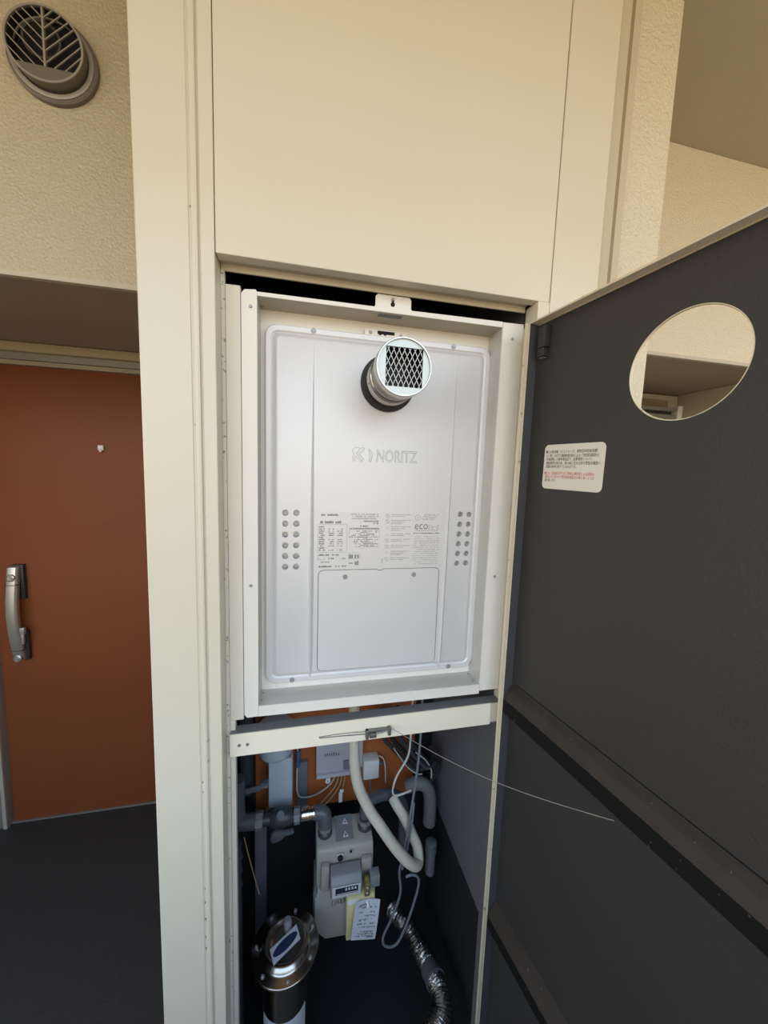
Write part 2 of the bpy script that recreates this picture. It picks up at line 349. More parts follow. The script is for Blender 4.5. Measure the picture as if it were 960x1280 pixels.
obj('blank_plate', g, m_hood, hood)
obj('rim', annulus(G(), CC, 0.0634, 0.0672, YF-0.0012, YF+0.0002), m_hoodl, hood)
obj('grille_rib', G().box(CC[0]-0.0022, CC[0]+0.0014, YF, YF+0.006, zc, CC[1]+R0*0.995), m_hoodl, hood)
def slat(a, b):
    a = Vector((a[0], 0, a[1])); b = Vector((b[0], 0, b[1])); d = (b-a).normalized(); n = Vector((-d.z, 0, d.x))*0.0009
    g = G().hexa([(p.x+s*n.x, y, p.z+s*n.z) for p in (a, b) for y in (YF+0.0004, YF+0.0026) for s in (-1, 1)])
    obj('slat', g, m_hoodl, hood, smooth=0)
def on(p, q):   # extend q->p to the ring
    p = Vector(p); q = Vector(q); d = (p-q).normalized(); o = q-Vector(CC); b = o.dot(d); c = o.dot(o)-(R0+0.0004)**2
    return q+d*(-b+math.sqrt(b*b-c))
for p, q in (((-.637,.435),(-.590,.390)), ((-.632,.452),(-.574,.396)), ((-.626,.465),(-.574,.418)), ((-.617,.475),(-.574,.437)), ((-.606,.483),(-.574,.456)), ((-.591,.490),(-.574,.475)), ((-.636,.415),(-.609,.390)),
             ((-.556,.490),(-.571,.475)), ((-.543,.484),(-.571,.457)), ((-.531,.475),(-.571,.437)), ((-.521,.466),(-.571,.418)), ((-.514,.452),(-.571,.397)), ((-.510,.438),(-.557,.390)), ((-.511,.419),(-.538,.390))):
    p = (p[0], p[1]+2); q = (q[0], q[1]+2); slat(on(p, q), q)
obj('duct_opening', annulus(G(), (-0.585, 2.45), 0.030, 0.034, 0.285, 0.2984), m_hoodd, hood, label='duct mouth behind the grille')
obj('backing', G().lathe([(0.0625, 0), (0.0625, 0.001)], (CC[0], 0.2995, CC[1]), (0, -1, 0), 40), m_black, hood)  # black disc paints the darkness behind the grille
for x, z in ((-0.634, 2.391), (-0.5085, 2.393)): screw('screw', (x, 0.287, z), 0.0026, hood)

# ================================================================== utility cupboard (pipe shaft) that fills the middle
cup = empty('utility_cupboard', (0.09, 0.15, 0), label='tall cream steel utility cupboard with open door holding the water heater', cat='cupboard')
obj('left_post', G().prism([(-0.322, 0.298), (-0.322, 0.001), (-0.320, 0), (-0.2480, 0), (-0.2465, 0.0018), (-0.2445, 0.0018), (-0.2430, -0.0012), (-0.2380, -0.0020), (-0.2350, -0.0010), (-0.2335, 0.0035), (-0.2320, 0.0035), (-0.2305, 0), (-0.2115, 0), (-0.2105, 0.001), (-0.2105, 0.040), (-0.268, 0.06), (-0.268, 0.298)], XY, 0, 2.606), m_steel, cup, smooth=0)
g = G()
for z, x, r in ((0.80, -.2440, .0022), (0.765, -.2435, .003), (0.725, -.2440, .002), (0.70, -.2440, .0026), (1.05, -.2440, .002), (1.09, -.2340, .002), (1.13, -.2337, .0022), (1.03, -.2440, .0015), (1.69, -.2443, .0012), (2.02, -.2445, .0014), (0.83, -0.2440, .0013)):
    g.add([(x+r*0.5*math.cos(a)*(1+.4*math.sin(3*a)), -0.0014, z+r*1.5*math.sin(a)*(1+.4*math.cos(2*a))) for a in [i*math.pi/5 for i in range(10)]] + [(x, 0.002, z)], [(i, (i+1) % 10, 10) for i in range(10)] + [tuple(range(10))])
obj('paint_chip', g, m_gap, cup, kind='stuff', smooth=0)
obj('right_post', G().prism([(0.3915, 0.040), (0.3915, 0.001), (0.3925, 0), (0.493, 0), (0.495, 0.002), (0.495, 0.298), (0.43, 0.298), (0.43, 0.040)], XY, 0, 2.606), m_steel, cup, smooth=0)
obj('sealant_strip', B(0.4951, 0.5245, 0.012, 0.29, 0, 2.605), m_seal, cup, smooth=0)
obj('joint_strip', B(0.5246, 0.5365, 0.017, 0.29, 0, 2.604), m_gap, cup, smooth=0)
obj('edge_strip', B(0.5366, 0.5560, 0.021, 0.049, 0, 2.604), m_seal2, cup, smooth=0)
obj('upper_panel', G().box(-0.2092, 0.3895, 0, 0.022, 1.959, 2.608), m_panel, cup, bevel=0.0012, smooth=0)
obj('panel_backing', B(-0.2100, 0.3912, 0.0225, 0.04, 1.975, 2.606), m_gap, cup, smooth=0)
obj('header', G().box(-0.2100, 0.364, 0.0405, 0.0440, 1.953, 1.974), m_panel, cup, smooth=0)
obj('header_reveal', B(-0.2100, 0.364, 0.0222, 0.0404, 1.9640, 1.9745), m_trim, cup, smooth=0)
m_jamb = mat('cream_jamb_paint', (0.66, 0.61, 0.51), 0.45, bump=0.08, scale=260, var=0.03)
obj('left_jamb', G().box(-0.2040, -0.1795, 0.043, 0.058, 1.134, 1.9335).box(-0.2040, -0.195, 0.043, 0.058, 0, 1.1338), m_jamb, cup, bevel=0.0008, smooth=0)
obj('jamb_gasket', B(-0.2104, -0.2042, 0.0405, 0.05, 0, 1.953), m_worn, cup, smooth=0, label='worn flaking gasket strip')
obj('right_jamb', G().box(0.3662, 0.3905, 0.0005, 0.04, 1.923, 1.9588).box(0.3662, 0.3905, 0.014, 0.06, 1.071, 1.9228), m_panel, cup, smooth=0)
obj('right_jamb_return', B(0.3662, 0.3905, 0.014, 0.06, 0, 1.0705), m_inwall, cup, smooth=0)
obj('left_side_wall', B(-0.3215, -0.268, 0.299, 0.46, 0, 2.591), m_wall, cup, smooth=0)
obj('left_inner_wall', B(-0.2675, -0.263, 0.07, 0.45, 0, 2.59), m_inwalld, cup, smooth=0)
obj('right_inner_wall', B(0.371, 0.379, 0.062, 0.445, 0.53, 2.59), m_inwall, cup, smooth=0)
obj('right_outer_wall', G().box(0.45, 0.46, 0.062, 0.45, 0, 2.59).box(0.391, 0.45, 0.062, 0.07, 0, 2.59).box(0.380, 0.3905, 0.0605, 0.45, 0, 0.5295), m_inwalld, cup, smooth=0)  # near-black sheets stand in for the dark void beyond the inner wall
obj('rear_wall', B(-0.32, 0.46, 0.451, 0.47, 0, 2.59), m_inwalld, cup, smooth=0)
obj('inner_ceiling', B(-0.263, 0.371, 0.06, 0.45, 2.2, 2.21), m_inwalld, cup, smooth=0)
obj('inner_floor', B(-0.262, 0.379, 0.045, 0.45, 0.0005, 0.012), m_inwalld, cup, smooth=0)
obj('back_board', G().hexa([(-0.206, 0.42, 0.560), (0.300, 0.42, 0.540), (-0.206, 0.438, 0.560), (0.300, 0.438, 0.540), (-0.206, 0.42, 1.30), (0.300, 0.42, 1.30), (-0.206, 0.438, 1.30), (0.300, 0.438, 1.30)]), m_wood, cup, label='orange-brown wooden backing board', smooth=0)
obj('back_board_upright', B(-0.226, -0.207, 0.40, 0.438, 0.56, 1.3), m_inwalld, cup).name = 'batten'

# crossbar of the cupboard and its worn catch
bar = obj('crossbar', G().prism([(-0.203, 1.068), (0.343, 1.070), (0.343, 1.1195), (-0.203, 1.1135)], XZ, 0.030, 0.032)
    .m(1).prism([(-0.203, 1.1120), (0.366, 1.1190), (0.366, 1.1205), (-0.203, 1.1136)], XZ, 0.032, 0.056)
    .prism([(-0.203, 1.068), (0.366, 1.070), (0.366, 1.0720), (-0.203, 1.070)], XZ, 0.032, 0.056)
    .m(0).prism([(0.343, 1.071), (0.366, 1.071), (0.366, 1.119), (0.343, 1.119)], XZ, 0.034, 0.036), [m_bar, m_bartop], cup, smooth=0)
g = G()
for x in (-0.186, -0.171): g.lathe([(0.0032, 0), (0.0032, 0.0006)], (x, 0.0299, 1.0905), (0, -1, 0), 14)
obj('rivet_hole', g, m_ink, bar)
g = G(); g.box(0.060, 0.113, 0.0225, 0.0298, 1.0900, 1.0945)
g.box(0.060, 0.066, 0.021, 0.0298, 1.076, 1.0945).box(0.107, 0.113, 0.021, 0.0298, 1.079, 1.0965)
g.box(0.068, 0.082, 0.0195, 0.0298, 1.079, 1.0885); g.tube([(0.084, 0.024, 1.087), (0.095, 0.021, 1.090), (0.108, 0.024, 1.092)], 0.0022, 6)
obj('catch', g, mat('worn_dark_metal', (0.20, 0.21, 0.20), 0.4, 0.7, var=0.4, vscale=120), bar, bevel=0.0008, label='corroded metal catch')
obj('catch_wire', G().tube([(0.062, 0.027, 1.090), (0.01, 0.0285, 1.0905), (-0.035, 0.0285, 1.089)], 0.0006, 5).tube([(0.064, 0.027, 1.084), (0.01, 0.0285, 1.0855), (-0.034, 0.0285, 1.0865)], 0.0008, 5), m_ink, bar)

# the open cupboard door: local frame s along the leaf, off through its thickness
HP = Vector((0.352, 0.0, 0)); DD = Vector((0.1606, -0.987, 0)).normalized(); NN = Vector((DD.y, -DD.x, 0))
def D(s, off, z): p = HP+DD*s-NN*off; return (p.x, p.y, z)
def dbox(g, s0, s1, o0, o1, z0, z1): return g.hexa([D(s, o, z) for z in (z0, z1) for o in (o0, o1) for s in (s0, s1)])
DW, DZ0, DZ1 = 0.575, 0.10, 1.9175
dr = obj('cupboard_door', dbox(G(), 0.0, DW, 0.0205, 0.0225, DZ0, DZ1), m_hatch, cup, label='open dark grey door panel with a round hole', smooth=0)
ct = obj('cut', G().lathe([(0.0705, 0), (0.0705, 0.08)], D(0.2655, -0.02, 1.776), -NN, 72), m_hatch)
boolean(dr, [ct])
g = dbox(G(), 0.0, DW, 0.0226, 0.0240, DZ0, DZ1+0.002)
sk = obj('outer_skin', g, m_panel, dr, smooth=0)
ct = obj('cut', G().lathe([(0.0705, 0), (0.0705, 0.08)], Vector(D(0.2655, -0.02, 1.776))-Vector(ORG[sk.name]), -NN, 72), m_panel, origin=Vector((0, 0, 0)))
sk.parent = None; boolean(sk, [ct]); sk.parent = dr
n = 72; nv = Vector((-NN.x, -NN.y, 0)); rg = []
for r, o in ((0.0705, 0.0200), (0.0715, 0.0200), (0.0715, 0.0245), (0.0705, 0.0245), (0.0698, 0.0225)):
    rg.append([Vector(D(0.2655+r*math.cos(k*2*math.pi/n), o, 1.776+r*math.sin(k*2*math.pi/n))) for k in range(n)])
obj('hole_edge', G().loft(rg, closed=True), m_lip, dr, label='cream rim of the round hole')
obj('top_flange', dbox(G(), 0.0, DW, 0.0, 0.0204, DZ1-0.0015, DZ1), mat('cream_flange', (0.80, 0.70, 0.54), 0.5, bump=0.2, scale=160, var=0.05), dr, smooth=0, label='cream-grey folded top edge')
obj('top_lip', dbox(dbox(G(), 0.0, DW, -0.001, 0.0, DZ1-0.003, DZ1), 0.0, DW, 0.0190, 0.0204, DZ1-0.003, DZ1-0.0016), m_lip, dr, smooth=0)
obj('hinge_flange', dbox(G(), 0.0, 0.0012, 0.0, 0.0204, DZ0, DZ1-0.002), m_flange, dr, smooth=0, label='blue-grey folded hinge edge')
obj('free_flange', dbox(G(), DW-0.0012, DW, 0.0, 0.0204, DZ0, DZ1-0.002), m_flange, dr, smooth=0)
obj('bottom_flange', dbox(G(), 0.002, DW-0.002, 0.0, 0.0204, DZ0, DZ0+0.0015), m_flange, dr, smooth=0)
obj('hinge_edge', dbox(dbox(G(), -0.004, 0.0, -0.0095, 0.001, DZ0, DZ1-0.002), -0.002, 0.0012, -0.0012, 0.0, DZ0, DZ1-0.004), m_lip, dr, bevel=0.0006, label='worn cream hinge edge strip')
def rail(z_top, z_cr, z_bot, z_in, name='door_rail', s0=0.003):
    P = [(0.0203, z_top), (0.010, z_top-0.010), (0.001, z_cr+0.003), (-0.001, z_cr), (-0.001, z_bot), (0.0203, z_in)]
    g = G(); n = len(P)
    for s in (s0, DW-0.01):
        g.v += [D(s, o, z) for o, z in P]
    for i in range(n):
        g.f.append((i, (i+1) % n, n+(i+1) % n, n+i)); g.mi.append(1 if i in (3, 4) else 0)
    g.f += [tuple(range(n)), tuple(range(n, 2*n))]; g.mi += [0, 0]
    return obj(name, g, [m_rail, m_railf], dr, smooth=0)
rail(1.179, 1.152, 1.122, 1.118); rail(0.650, 0.622, 0.594, 0.590)
obj('seam', dbox(G(), 0.012, DW-0.01, 0.0195, 0.0204, 1.1835, 1.185), m_railf, dr, smooth=0)
g = dbox(G(), 0.016, 0.034, 0.006, 0.0203, 1.866, 1.905); dbox(g, 0.014, 0.030, 0.008, 0.0203, 1.850, 1.866)
dbox(g.m(1), 0.017, 0.028, 0.010, 0.0203, 1.846, 1.850)
obj('hinge_bracket', g, [m_hatch, m_screw], dr, bevel=0.0015)
# sticker on the door
g = G()
UP = Vector((0, 0, 1)); tilt = -0.012
sd = (DD+UP*tilt).normalized(); su = sd.cross(DD.cross(UP)).normalized()
su = -su if su.z < 0 else su
so = Vector(D(0.0425, 0.0199, 1.6845))
def SP(u, v, h): return so+sd*u+su*v+NN*h
ring = rrect(0, 0.1255, -0.0815, 0, 0.009, 5)
g.loft([[SP(u, v, h) for u, v in ring] for h in (-0.0002, 0.0003)])
lines = [("■この給湯器（エコジョーズ：潜熱回収型給湯器）", 1, 0.108), ("は（財）日本ガス機器検査協会による「特定給湯器防火", 1, 0.109), ("性能試験」の基準適合品で、設置場所について、", 1, 0.098), ("建築基準法第35条、第14条に定める防火性能の構造へ", 1, 0.113), ("設置の基準を受けているものです。", 1, 0.068),
         ("■なお、北海道以外でのご使用は凍結等による故障の", 2, 0.106), ("原因となりますので寒冷地仕様品をお使い頂くようお", 2, 0.104), ("願い致します。", 1, 0.026)]
zz = [-0.0155, -0.0225, -0.0290, -0.0360, -0.0425, -0.0545, -0.0610, -0.0675]
for (t, mi, w), z in zip(lines, zz):
    g.m(mi); text(g, t, 0.0062, SP(0.006 if not t.startswith('■') else 0.004, z, 0.0006), sd, su, w)
obj('sticker', g, [m_paper, m_inkk, m_inkr], dr, label='off-white notice sticker with black and red lines', smooth=0)

# ================================================================== mounting frame around the heater
fr = empty('heater_frame', (0.09, 0.045, 1.134), label='white steel mounting frame around the silver water heater', cat='frame')
FX0, FX1, FZ0, FZ1 = -0.1790, 0.3655, 1.140, 1.932; IX0, IX1, IZ0, IZ1 = -0.1525, 0.3190, 1.1575, 1.9215; FY, BY = 0.045, 0.100
obj('left_flange', G().prism([(FX0+0.0005, FZ0-0.003+0.006), (FX0+0.006, FZ0-0.004), (IX0, FZ0-0.003), (IX0, FZ1-0.004), (IX0-0.002, FZ1-0.001), (FX0+0.006, FZ1-0.003), (FX0+0.0005, FZ1-0.010)], XZ, FY-0.001, FY+0.0012), m_frame, fr, smooth=0)
obj('right_flange', G().prism([(IX1+0.0005, FZ0+0.003), (FX1, FZ0+0.004), (FX1, FZ1), (IX1+0.0005, FZ1-0.001)], XZ, FY-0.001, FY+0.0012), m_frame, fr, smooth=0)
obj('bottom_flange', B(IX0+0.0004, IX1, FY-0.0005, FY+0.0012, FZ0-0.004, IZ0), m_frame, fr, smooth=0)
hp = [(IX0+0.0004, IZ1), (IX1, IZ1), (IX1, 1.932), (0.128, 1.930), (0.1262, 1.933), (0.1262, 1.948), (0.1225, 1.952), (0.0615, 1.952), (0.0575, 1.948), (0.0575, 1.932), (0.0555, 1.929), (IX0+0.0004, 1.928)]
obj('top_flange', G().prism(hp, XZ, FY-0.0005, FY+0.0012), m_frame, fr, label='white top flange with a hanger tab', smooth=0)
g = G().lathe([(0.0042, 0), (0.0042, 0.0003)], (0.0905, FY-0.0006, 1.9365), (0, -1, 0), 18).lathe([(0.0024, 0), (0.0024, 0.0003)], (0.0905, FY-0.0006, 1.942), (0, -1, 0), 14)
obj('keyhole', g, m_black, fr)
screw('screw', (0.0905, FY-0.0012, 1.9455), 0.0032, fr)
for x, z in ((-0.163, 1.902), (-0.165, 1.402), (0.342, 1.901), (0.338, 1.406)): screw('screw', (x, FY-0.001, z), 0.0030, fr, washer=False)
obj('left_cheek', B(IX0-0.0012, IX0+0.0003, FY+0.0013, BY, IZ0, IZ1), m_frin, fr, smooth=0)
obj('right_cheek', G().box(IX1-0.0002, IX1+0.0012, FY+0.0013, BY, IZ0, IZ1), m_frin, fr, smooth=0)
obj('sill', G().box(IX0, IX1, FY+0.0013, BY, IZ0-0.0012, IZ0+0.0003), m_frin, fr, smooth=0)
obj('top_return', B(IX0, IX1, FY+0.0013, BY, IZ1-0.0003, IZ1+0.0012), m_trim, fr, smooth=0)
obj('back_flange', G().box(IX0, IX1, BY, BY+0.0012, 1.875, IZ1).box(IX0, IX1, BY, BY+0.0012, IZ0, 1.20).box(IX0, -0.12, BY, BY+0.0012, 1.20, 1.875).box(0.30, IX1, BY, BY+0.0012, 1.20, 1.875), m_frame, fr, smooth=0)
obj('right_outer_return', B(FX1-0.0012, FX1, FY+0.0013, BY, FZ0, FZ1), m_trim, fr, smooth=0)
for x, y in ((-0.148, 0.062), (-0.148, 0.088), (0.312, 0.088), (0.312, 0.06)): screw('screw', (x, y, IZ0+0.0003), 0.0022, fr, (0, 0, 1))
for x in (-0.1475, 0.3135): screw('screw', (x, 0.085, IZ1-0.0004), 0.0022, fr, (0, 0, -1))
obj('hanger_slot', G().box(0.065, 0.112, 0.052, 0.066, IZ1-0.0008, IZ1-0.0004), m_ink, fr, smooth=0)

# ================================================================== water heater
HX0, HX1, HZ0, HZ1 = -0.1435, 0.3200, 1.1755, 1.8945
wh = empty('water_heater', (0.088, 0.09, HZ0), label='silver wall-mounted gas water heater with round flue and nameplate', cat='water heater')
obj('body', B(HX0+0.012, HX1-0.012, 0.106, 0.33, HZ0+0.01, HZ1-0.01), m_body, wh, smooth=0, bevel=0.003)
def ring(ins, y, r): return [(x, y, z) for x, z in rrect(HX0+ins, HX1-ins, HZ0+ins, HZ1-ins, r)]
g = G().loft([ring(0, 0.1050, 0.022), ring(0, 0.0905, 0.022), ring(0.0015, 0.0890, 0.021), ring(0.0105, 0.0890, 0.014), ring(0.0135, 0.0915, 0.012), ring(0.0160, 0.0900, 0.011), ring(0.0200, 0.0862, 0.009), ring(0.0240, 0.0850, 0.007)])
cover = obj('front_cover', g, m_heater, wh, smooth=50)
cut = []; O = Vector(ORG[cover.name]); Z0 = Vector((0, 0, 0))
def cutter(g): cut.append(obj('cut', G().add([Vector(v)-O for v in g.v], g.f), m_heater, origin=Z0, smooth=0))
g = G()
hz = [1.5365-0.02205*i for i in range(6)]
for i, z in enumerate(hz):
    for x in (-0.1050, -0.0835, 0.2685-0.0004*i, 0.2890-0.0003*i): g.lathe([(0.0062, 0), (0.0062, 0.023)], (x, 0.1025, z), (0, -1, 0), 20)
cutter(g)
SV = (-0.0390, 0.2260, 1.1965, 1.4180)
cutter(G().prism(rrect(*SV, 0.011), XZ, 0.07, 0.0885))
cover.parent = None; boolean(cover, cut); cover.parent = wh
# tapering creases pressed into the cover
def crease(x0, z0, x1, z1, wmax, sgn):
    rings = []
    for i in range(25):
        t = i/24; x = x0+(x1-x0)*t; z = z0+(z1-z0)*t
        w = wmax*min(1, t*1.6)*(1 if t < 0.97 else (1-t)/0.03+0.02)+0.0002
        rings.append([(x-w, 0.0852, z), (x-w*0.15*sgn, 0.0850-w*1.3, z), (x+w, 0.0852, z)])
    obj('crease', G().loft(rings), m_heater, wh, smooth=30)
crease(-0.053, 1.862, -0.0525, 1.186, 0.0046, 1); crease(0.2435, 1.856, 0.2365, 1.180, 0.0040, 1)
sp_ = obj('service_panel', G().prism(rrect(SV[0]+0.0014, SV[1]-0.0014, SV[2]+0.0014, SV[3]-0.0014, 0.0098), XZ, 0.0849, 0.0870), m_heater, wh, smooth=50)
ct = obj('cut', G().lathe([(0.0107, 0), (0.0107, 0.03)], Vector((0.0915, 0.098, SV[3]+0.0062))-Vector(ORG[sp_.name]), (0, -1, 0), 30), m_heater, origin=Z0)
sp_.parent = None; boolean(sp_, [ct]); sp_.parent = wh
obj('panel_gap', G().prism(rrect(SV[0]+0.0002, SV[1]-0.0002, SV[2]+0.0002, SV[3]-0.0002, 0.0108), XZ, 0.0872, 0.0884), m_ink, wh, smooth=0)
obj('finger_notch', G().lathe([(0.0093, 0), (0.0093, 0.0012)], (0.0915, 0.0870, SV[3]+0.0062), (0, -1, 0), 30), m_heater, wh)
for x, z in ((0.017, 1.402), (0.167, 1.403)): screw('screw', (x, 0.0848, z), 0.0036, wh, washer=True)
for x, z in ((-0.054, 1.889), (0.234, 1.889), (-0.090, 1.1805), (0.261, 1.1815)): screw('screw', (x, 0.0889, z), 0.0036, wh, washer=True)
# hanger clip on the cover's upper edge
obj('top_clip', G().box(0.046, 0.134, 0.0935, 0.0945, 1.889, 1.9065), m_frame, wh, smooth=0)
obj('clip_slot', G().box(0.072, 0.107, 0.0928, 0.0934, 1.899, 1.905).box(0.075, 0.080, 0.0928, 0.0934, 1.897, 1.899).box(0.085, 0.090, 0.0928, 0.0934, 1.897, 1.899), m_black, wh, smooth=0)
for x in (0.058, 0.121): screw('screw', (x, 0.0934, 1.9005), 0.0032, wh)
# flue
FX, FZ = 0.0946, 1.8010
fl = obj('flue', G().lathe([(0.0470, 0), (0.0470, 0.028), (0.0482, 0.030), (0.0482, 0.034), (0.0468, 0.036), (0.0468, 0.062), (0.0484, 0.064), (0.0484, 0.069), (0.0466, 0.071), (0.0466, 0.100), (0.0490, 0.104), (0.0490, 0.126), (0.0480, 0.1285), (0.0462, 0.1285), (0.0462, 0.02)], (FX, 0.0846, FZ), (0, -1, 0), 56, True, False), m_flue, wh, label='polished steel flue pipe')
obj('gasket', G().lathe([(0.0555, 0), (0.0560, 0.004), (0.0540, 0.008), (0.0472, 0.008)], (FX, 0.0848, FZ), (0, -1, 0), 48), m_rubber, fl, label='black rubber gasket')
a = 0.0325; n = 64
inner = []; outer = []
for k in range(n):
    t = 2*math.pi*k/n-0.75*math.pi; c, s = math.cos(t), math.sin(t); q = min(a/max(abs(c), 1e-6), a/max(abs(s), 1e-6))
    inner.append((FX+c*q+0.001, FZ+s*q)); outer.append((FX+c*0.0461, FZ+s*0.0461))
g = G().loft([[(x, y, z) for x, z in p] for p, y in ((outer, -0.0400), (inner, -0.0400), (inner, -0.0372), (outer, -0.0372))], closed=True)
obj('face_plate', g, m_flueface, fl, smooth=0, label='pale face plate with a square opening')
obj('inside', G().lathe([(0.0455, 0), (0.0455, 0.045)], (FX, 0.02, FZ), (0, -1, 0), 32, True, False), m_fluein, fl)
g = G(); px = 0.0093; sl = 2.05
def wire(x0, z0, x1, z1):
    d = Vector((x1-x0, 0, z1-z0)).normalized(); nn = Vector((-d.z, 0, d.x))*0.00043
    g.hexa([(x+s*nn.x, y, z+s*nn.z) for x, z in ((x0, z0), (x1, z1)) for y in (-0.0372, -0.0360) for s in (-1, 1)])
for sg in (1, -1):
    for k in range(-12, 24):
        xs = -a+k*px
        # line z = sg*sl*(x-xs), clipped to the square
        za, zb = -a, a
        xa, xb = xs+(za/(sg*sl)), xs+(zb/(sg*sl))
        pts = sorted([(xa, za), (xb, zb)])
        (x0, z0), (x1, z1) = pts
        if x1 < -a or x0 > a: continue
        if x0 < -a: z0 = sg*sl*(-a-xs); x0 = -a
        if x1 > a: z1 = sg*sl*(a-xs); x1 = a
        if abs(x1-x0) < 0.001: continue
        wire(FX+x0+0.001, FZ+z0, FX+x1+0.001, FZ+z1)
obj('wire_mesh', g, m_wire, fl, smooth=0, kind='stuff', label='diamond wire grille')
screw('screw', (FX-0.0465, 0.045, FZ-0.012), 0.002, fl, (-1, 0, -0.25))
# embossed maker's mark on the cover
g = G(); X, Zu = Vector((1, 0, 0)), Vector((0, 0, 1)); ye = 0.0848
text(g, "NORITZ", 0.0345, (0.0765, ye, 1.6445), X, Zu, 0.0865, 0.00042, False)
def stroke(pts, r=0.00045): g.tube([(x, ye, z) for x, z in pts], r, 5, 5)
stroke([(0.0270, 1.6680), (0.0330, 1.6715), (0.0400, 1.6700), (0.0380, 1.6640), (0.0345, 1.6600), (0.0375, 1.6560), (0.0425, 1.6480), (0.0470, 1.6440), (0.0430, 1.6430), (0.0370, 1.6500), (0.0320, 1.6540), (0.0310, 1.6455), (0.0280, 1.6440), (0.0275, 1.6520), (0.0295, 1.6580), (0.0265, 1.6630), (0.0270, 1.6680)])
stroke([(0.0420, 1.6700), (0.0480, 1.6715), (0.0500, 1.6690), (0.0460, 1.6640), (0.0400, 1.6590), (0.0440, 1.6545), (0.0500, 1.6470)])
stroke([(0.0590, 1.6690), (0.0650, 1.6640), (0.0670, 1.6560), (0.0650, 1.6470), (0.0620, 1.6435), (0.0610, 1.6480), (0.0625, 1.6560), (0.0610, 1.6630), (0.0590, 1.6690)])
obj('embossed_mark', g, mat('emboss_edge_shade', (0.40, 0.385, 0.37), 0.4, 0.35), wh, smooth=60)  # cover colour darkened to paint shade along the raised outlines
# nameplates (two films)
def film(x0, x1, z0, z1): return G().box(x0, x1, 0.0844, 0.0852, z0, z1)
yp = 0.0842
def bar_(g, x, w, z, h): g.quad((x, yp, z), (x+w, yp, z), (x+w, yp, z+h), (x, yp, z+h))
def greek(g, x0, x1, z, h, dens=0.8):
    x = x0
    while x < x1:
        w = random.uniform(0.0008, 0.0030)
        w = min(w, x1-x)
        if random.random() < dens: bar_(g, x, w, z, h*random.uniform(0.7, 1))
        x += w+random.uniform(0.0003, 0.0009)
def frame_(g, x0, x1, z0, z1, t=0.0004):
    bar_(g, x0, x1-x0, z0, t); bar_(g, x0, x1-x0, z1-t, t); bar_(g, x0, t, z0, z1-z0); bar_(g, x1-t, t, z0, z1-z0)
g = film(-0.0425, 0.0895, 1.4215, 1.5395)
g.m(1); greek(g, -0.034, 0.000, 1.531, 0.0045, 0.9)
greek(g, -0.036, 0.006, 1.5155, 0.005, 0.9); frame_(g, -0.040, 0.019, 1.455, 1.514)
for i in range(12):
    z = 1.507-0.0044*i
    greek(g, -0.038, -0.026-random.uniform(0, 0.004), z, 0.0030, 0.95)
    if i % 5 != 0: greek(g, -0.019, -0.008, z, 0.0026, 0.8); greek(g, -0.001, 0.010, z, 0.0026, 0.8)
greek(g, -0.038, 0.004, 1.448, 0.004); frame_(g, -0.040, -0.026, 1.440, 1.449); greek(g, -0.024, -0.006, 1.4405, 0.004); greek(g, 0.006, 0.017, 1.4405, 0.0025)
greek(g, -0.038, -0.016, 1.4335, 0.0025); greek(g, -0.038, -0.012, 1.4235, 0.004, 1); greek(g, -0.004, 0.005, 1.4240, 0.003); greek(g, 0.009, 0.019, 1.4240, 0.003)
g.m(2); greek(g, 0.026, 0.085, 1.5335, 0.003); greek(g, 0.026, 0.085, 1.5290, 0.003); greek(g, 0.028, 0.080, 1.5245, 0.003)
g.m(1); greek(g, 0.054, 0.085, 1.5190, 0.003, 1); greek(g, 0.072, 0.085, 1.5140, 0.004); greek(g, 0.046, 0.064, 1.5085, 0.0035); greek(g, 0.024, 0.086, 1.5035, 0.0030, 1)
frame_(g, 0.023, 0.0875, 1.486, 1.503)
for i in range(12):
    z = 1.4985-0.0030*i; greek(g, 0.024+random.uniform(0, .018), 0.086-random.uniform(0, .012), z, 0.0019, 0.62)
for x, z in ((0.024, 1.4415), (0.036, 1.4415), (0.036, 1.4270)):
    greek(g, x, x+0.0085, z, 0.0105, 0.9)
frame_(g, 0.0225, 0.0470, 1.4405, 1.4535); greek(g, 0.024, 0.033, 1.430, 0.003)
obj('nameplate', g, [m_plate, m_ink, m_inkl], wh, label='left rating plate with tables of small grey print', smooth=0)
g = film(0.0925, 0.2275, 1.4225, 1.5405)
g.m(2)
rows = [1.5345, 1.5225, 1.5085, 1.4935, 1.4815, 1.4680, 1.4555, 1.4410]
for i, z in enumerate(rows):
    greek(g, 0.1125, 0.155, z-0.001, 0.0020, 0.95); greek(g, 0.1125, 0.142, z-0.0047, 0.0019, 0.95)
    if i in (1, 2, 6): greek(g, 0.1125, 0.135, z-0.008, 0.0018, 0.9)
for i in range(14): greek(g, 0.164 if i < 3 else 0.160+random.uniform(0, .01), 0.221, 1.4860-0.0046*i, 0.0016, 0.85)
for i in range(4): greek(g, 0.182, 0.218-0.003*i, 1.5345-0.0036*i, 0.0020, 0.9)
g.m(1); greek(g, 0.162, 0.221, 1.4935, 0.0026, 0.9); greek(g, 0.0945, 0.0955, 1.43, 0.016, 1)
def circ(cx, cz, r, tri=False):
    k = 3 if tri else 16
    for i in range(k):
        a0 = 2*math.pi*i/k+math.pi/2; a1 = 2*math.pi*(i+1)/k+math.pi/2; q = r-0.0005
        g.quad(*[(cx+rr*math.cos(t), yp, cz+rr*math.sin(t)) for rr, t in ((r, a0), (r, a1), (q, a1), (q, a0))])
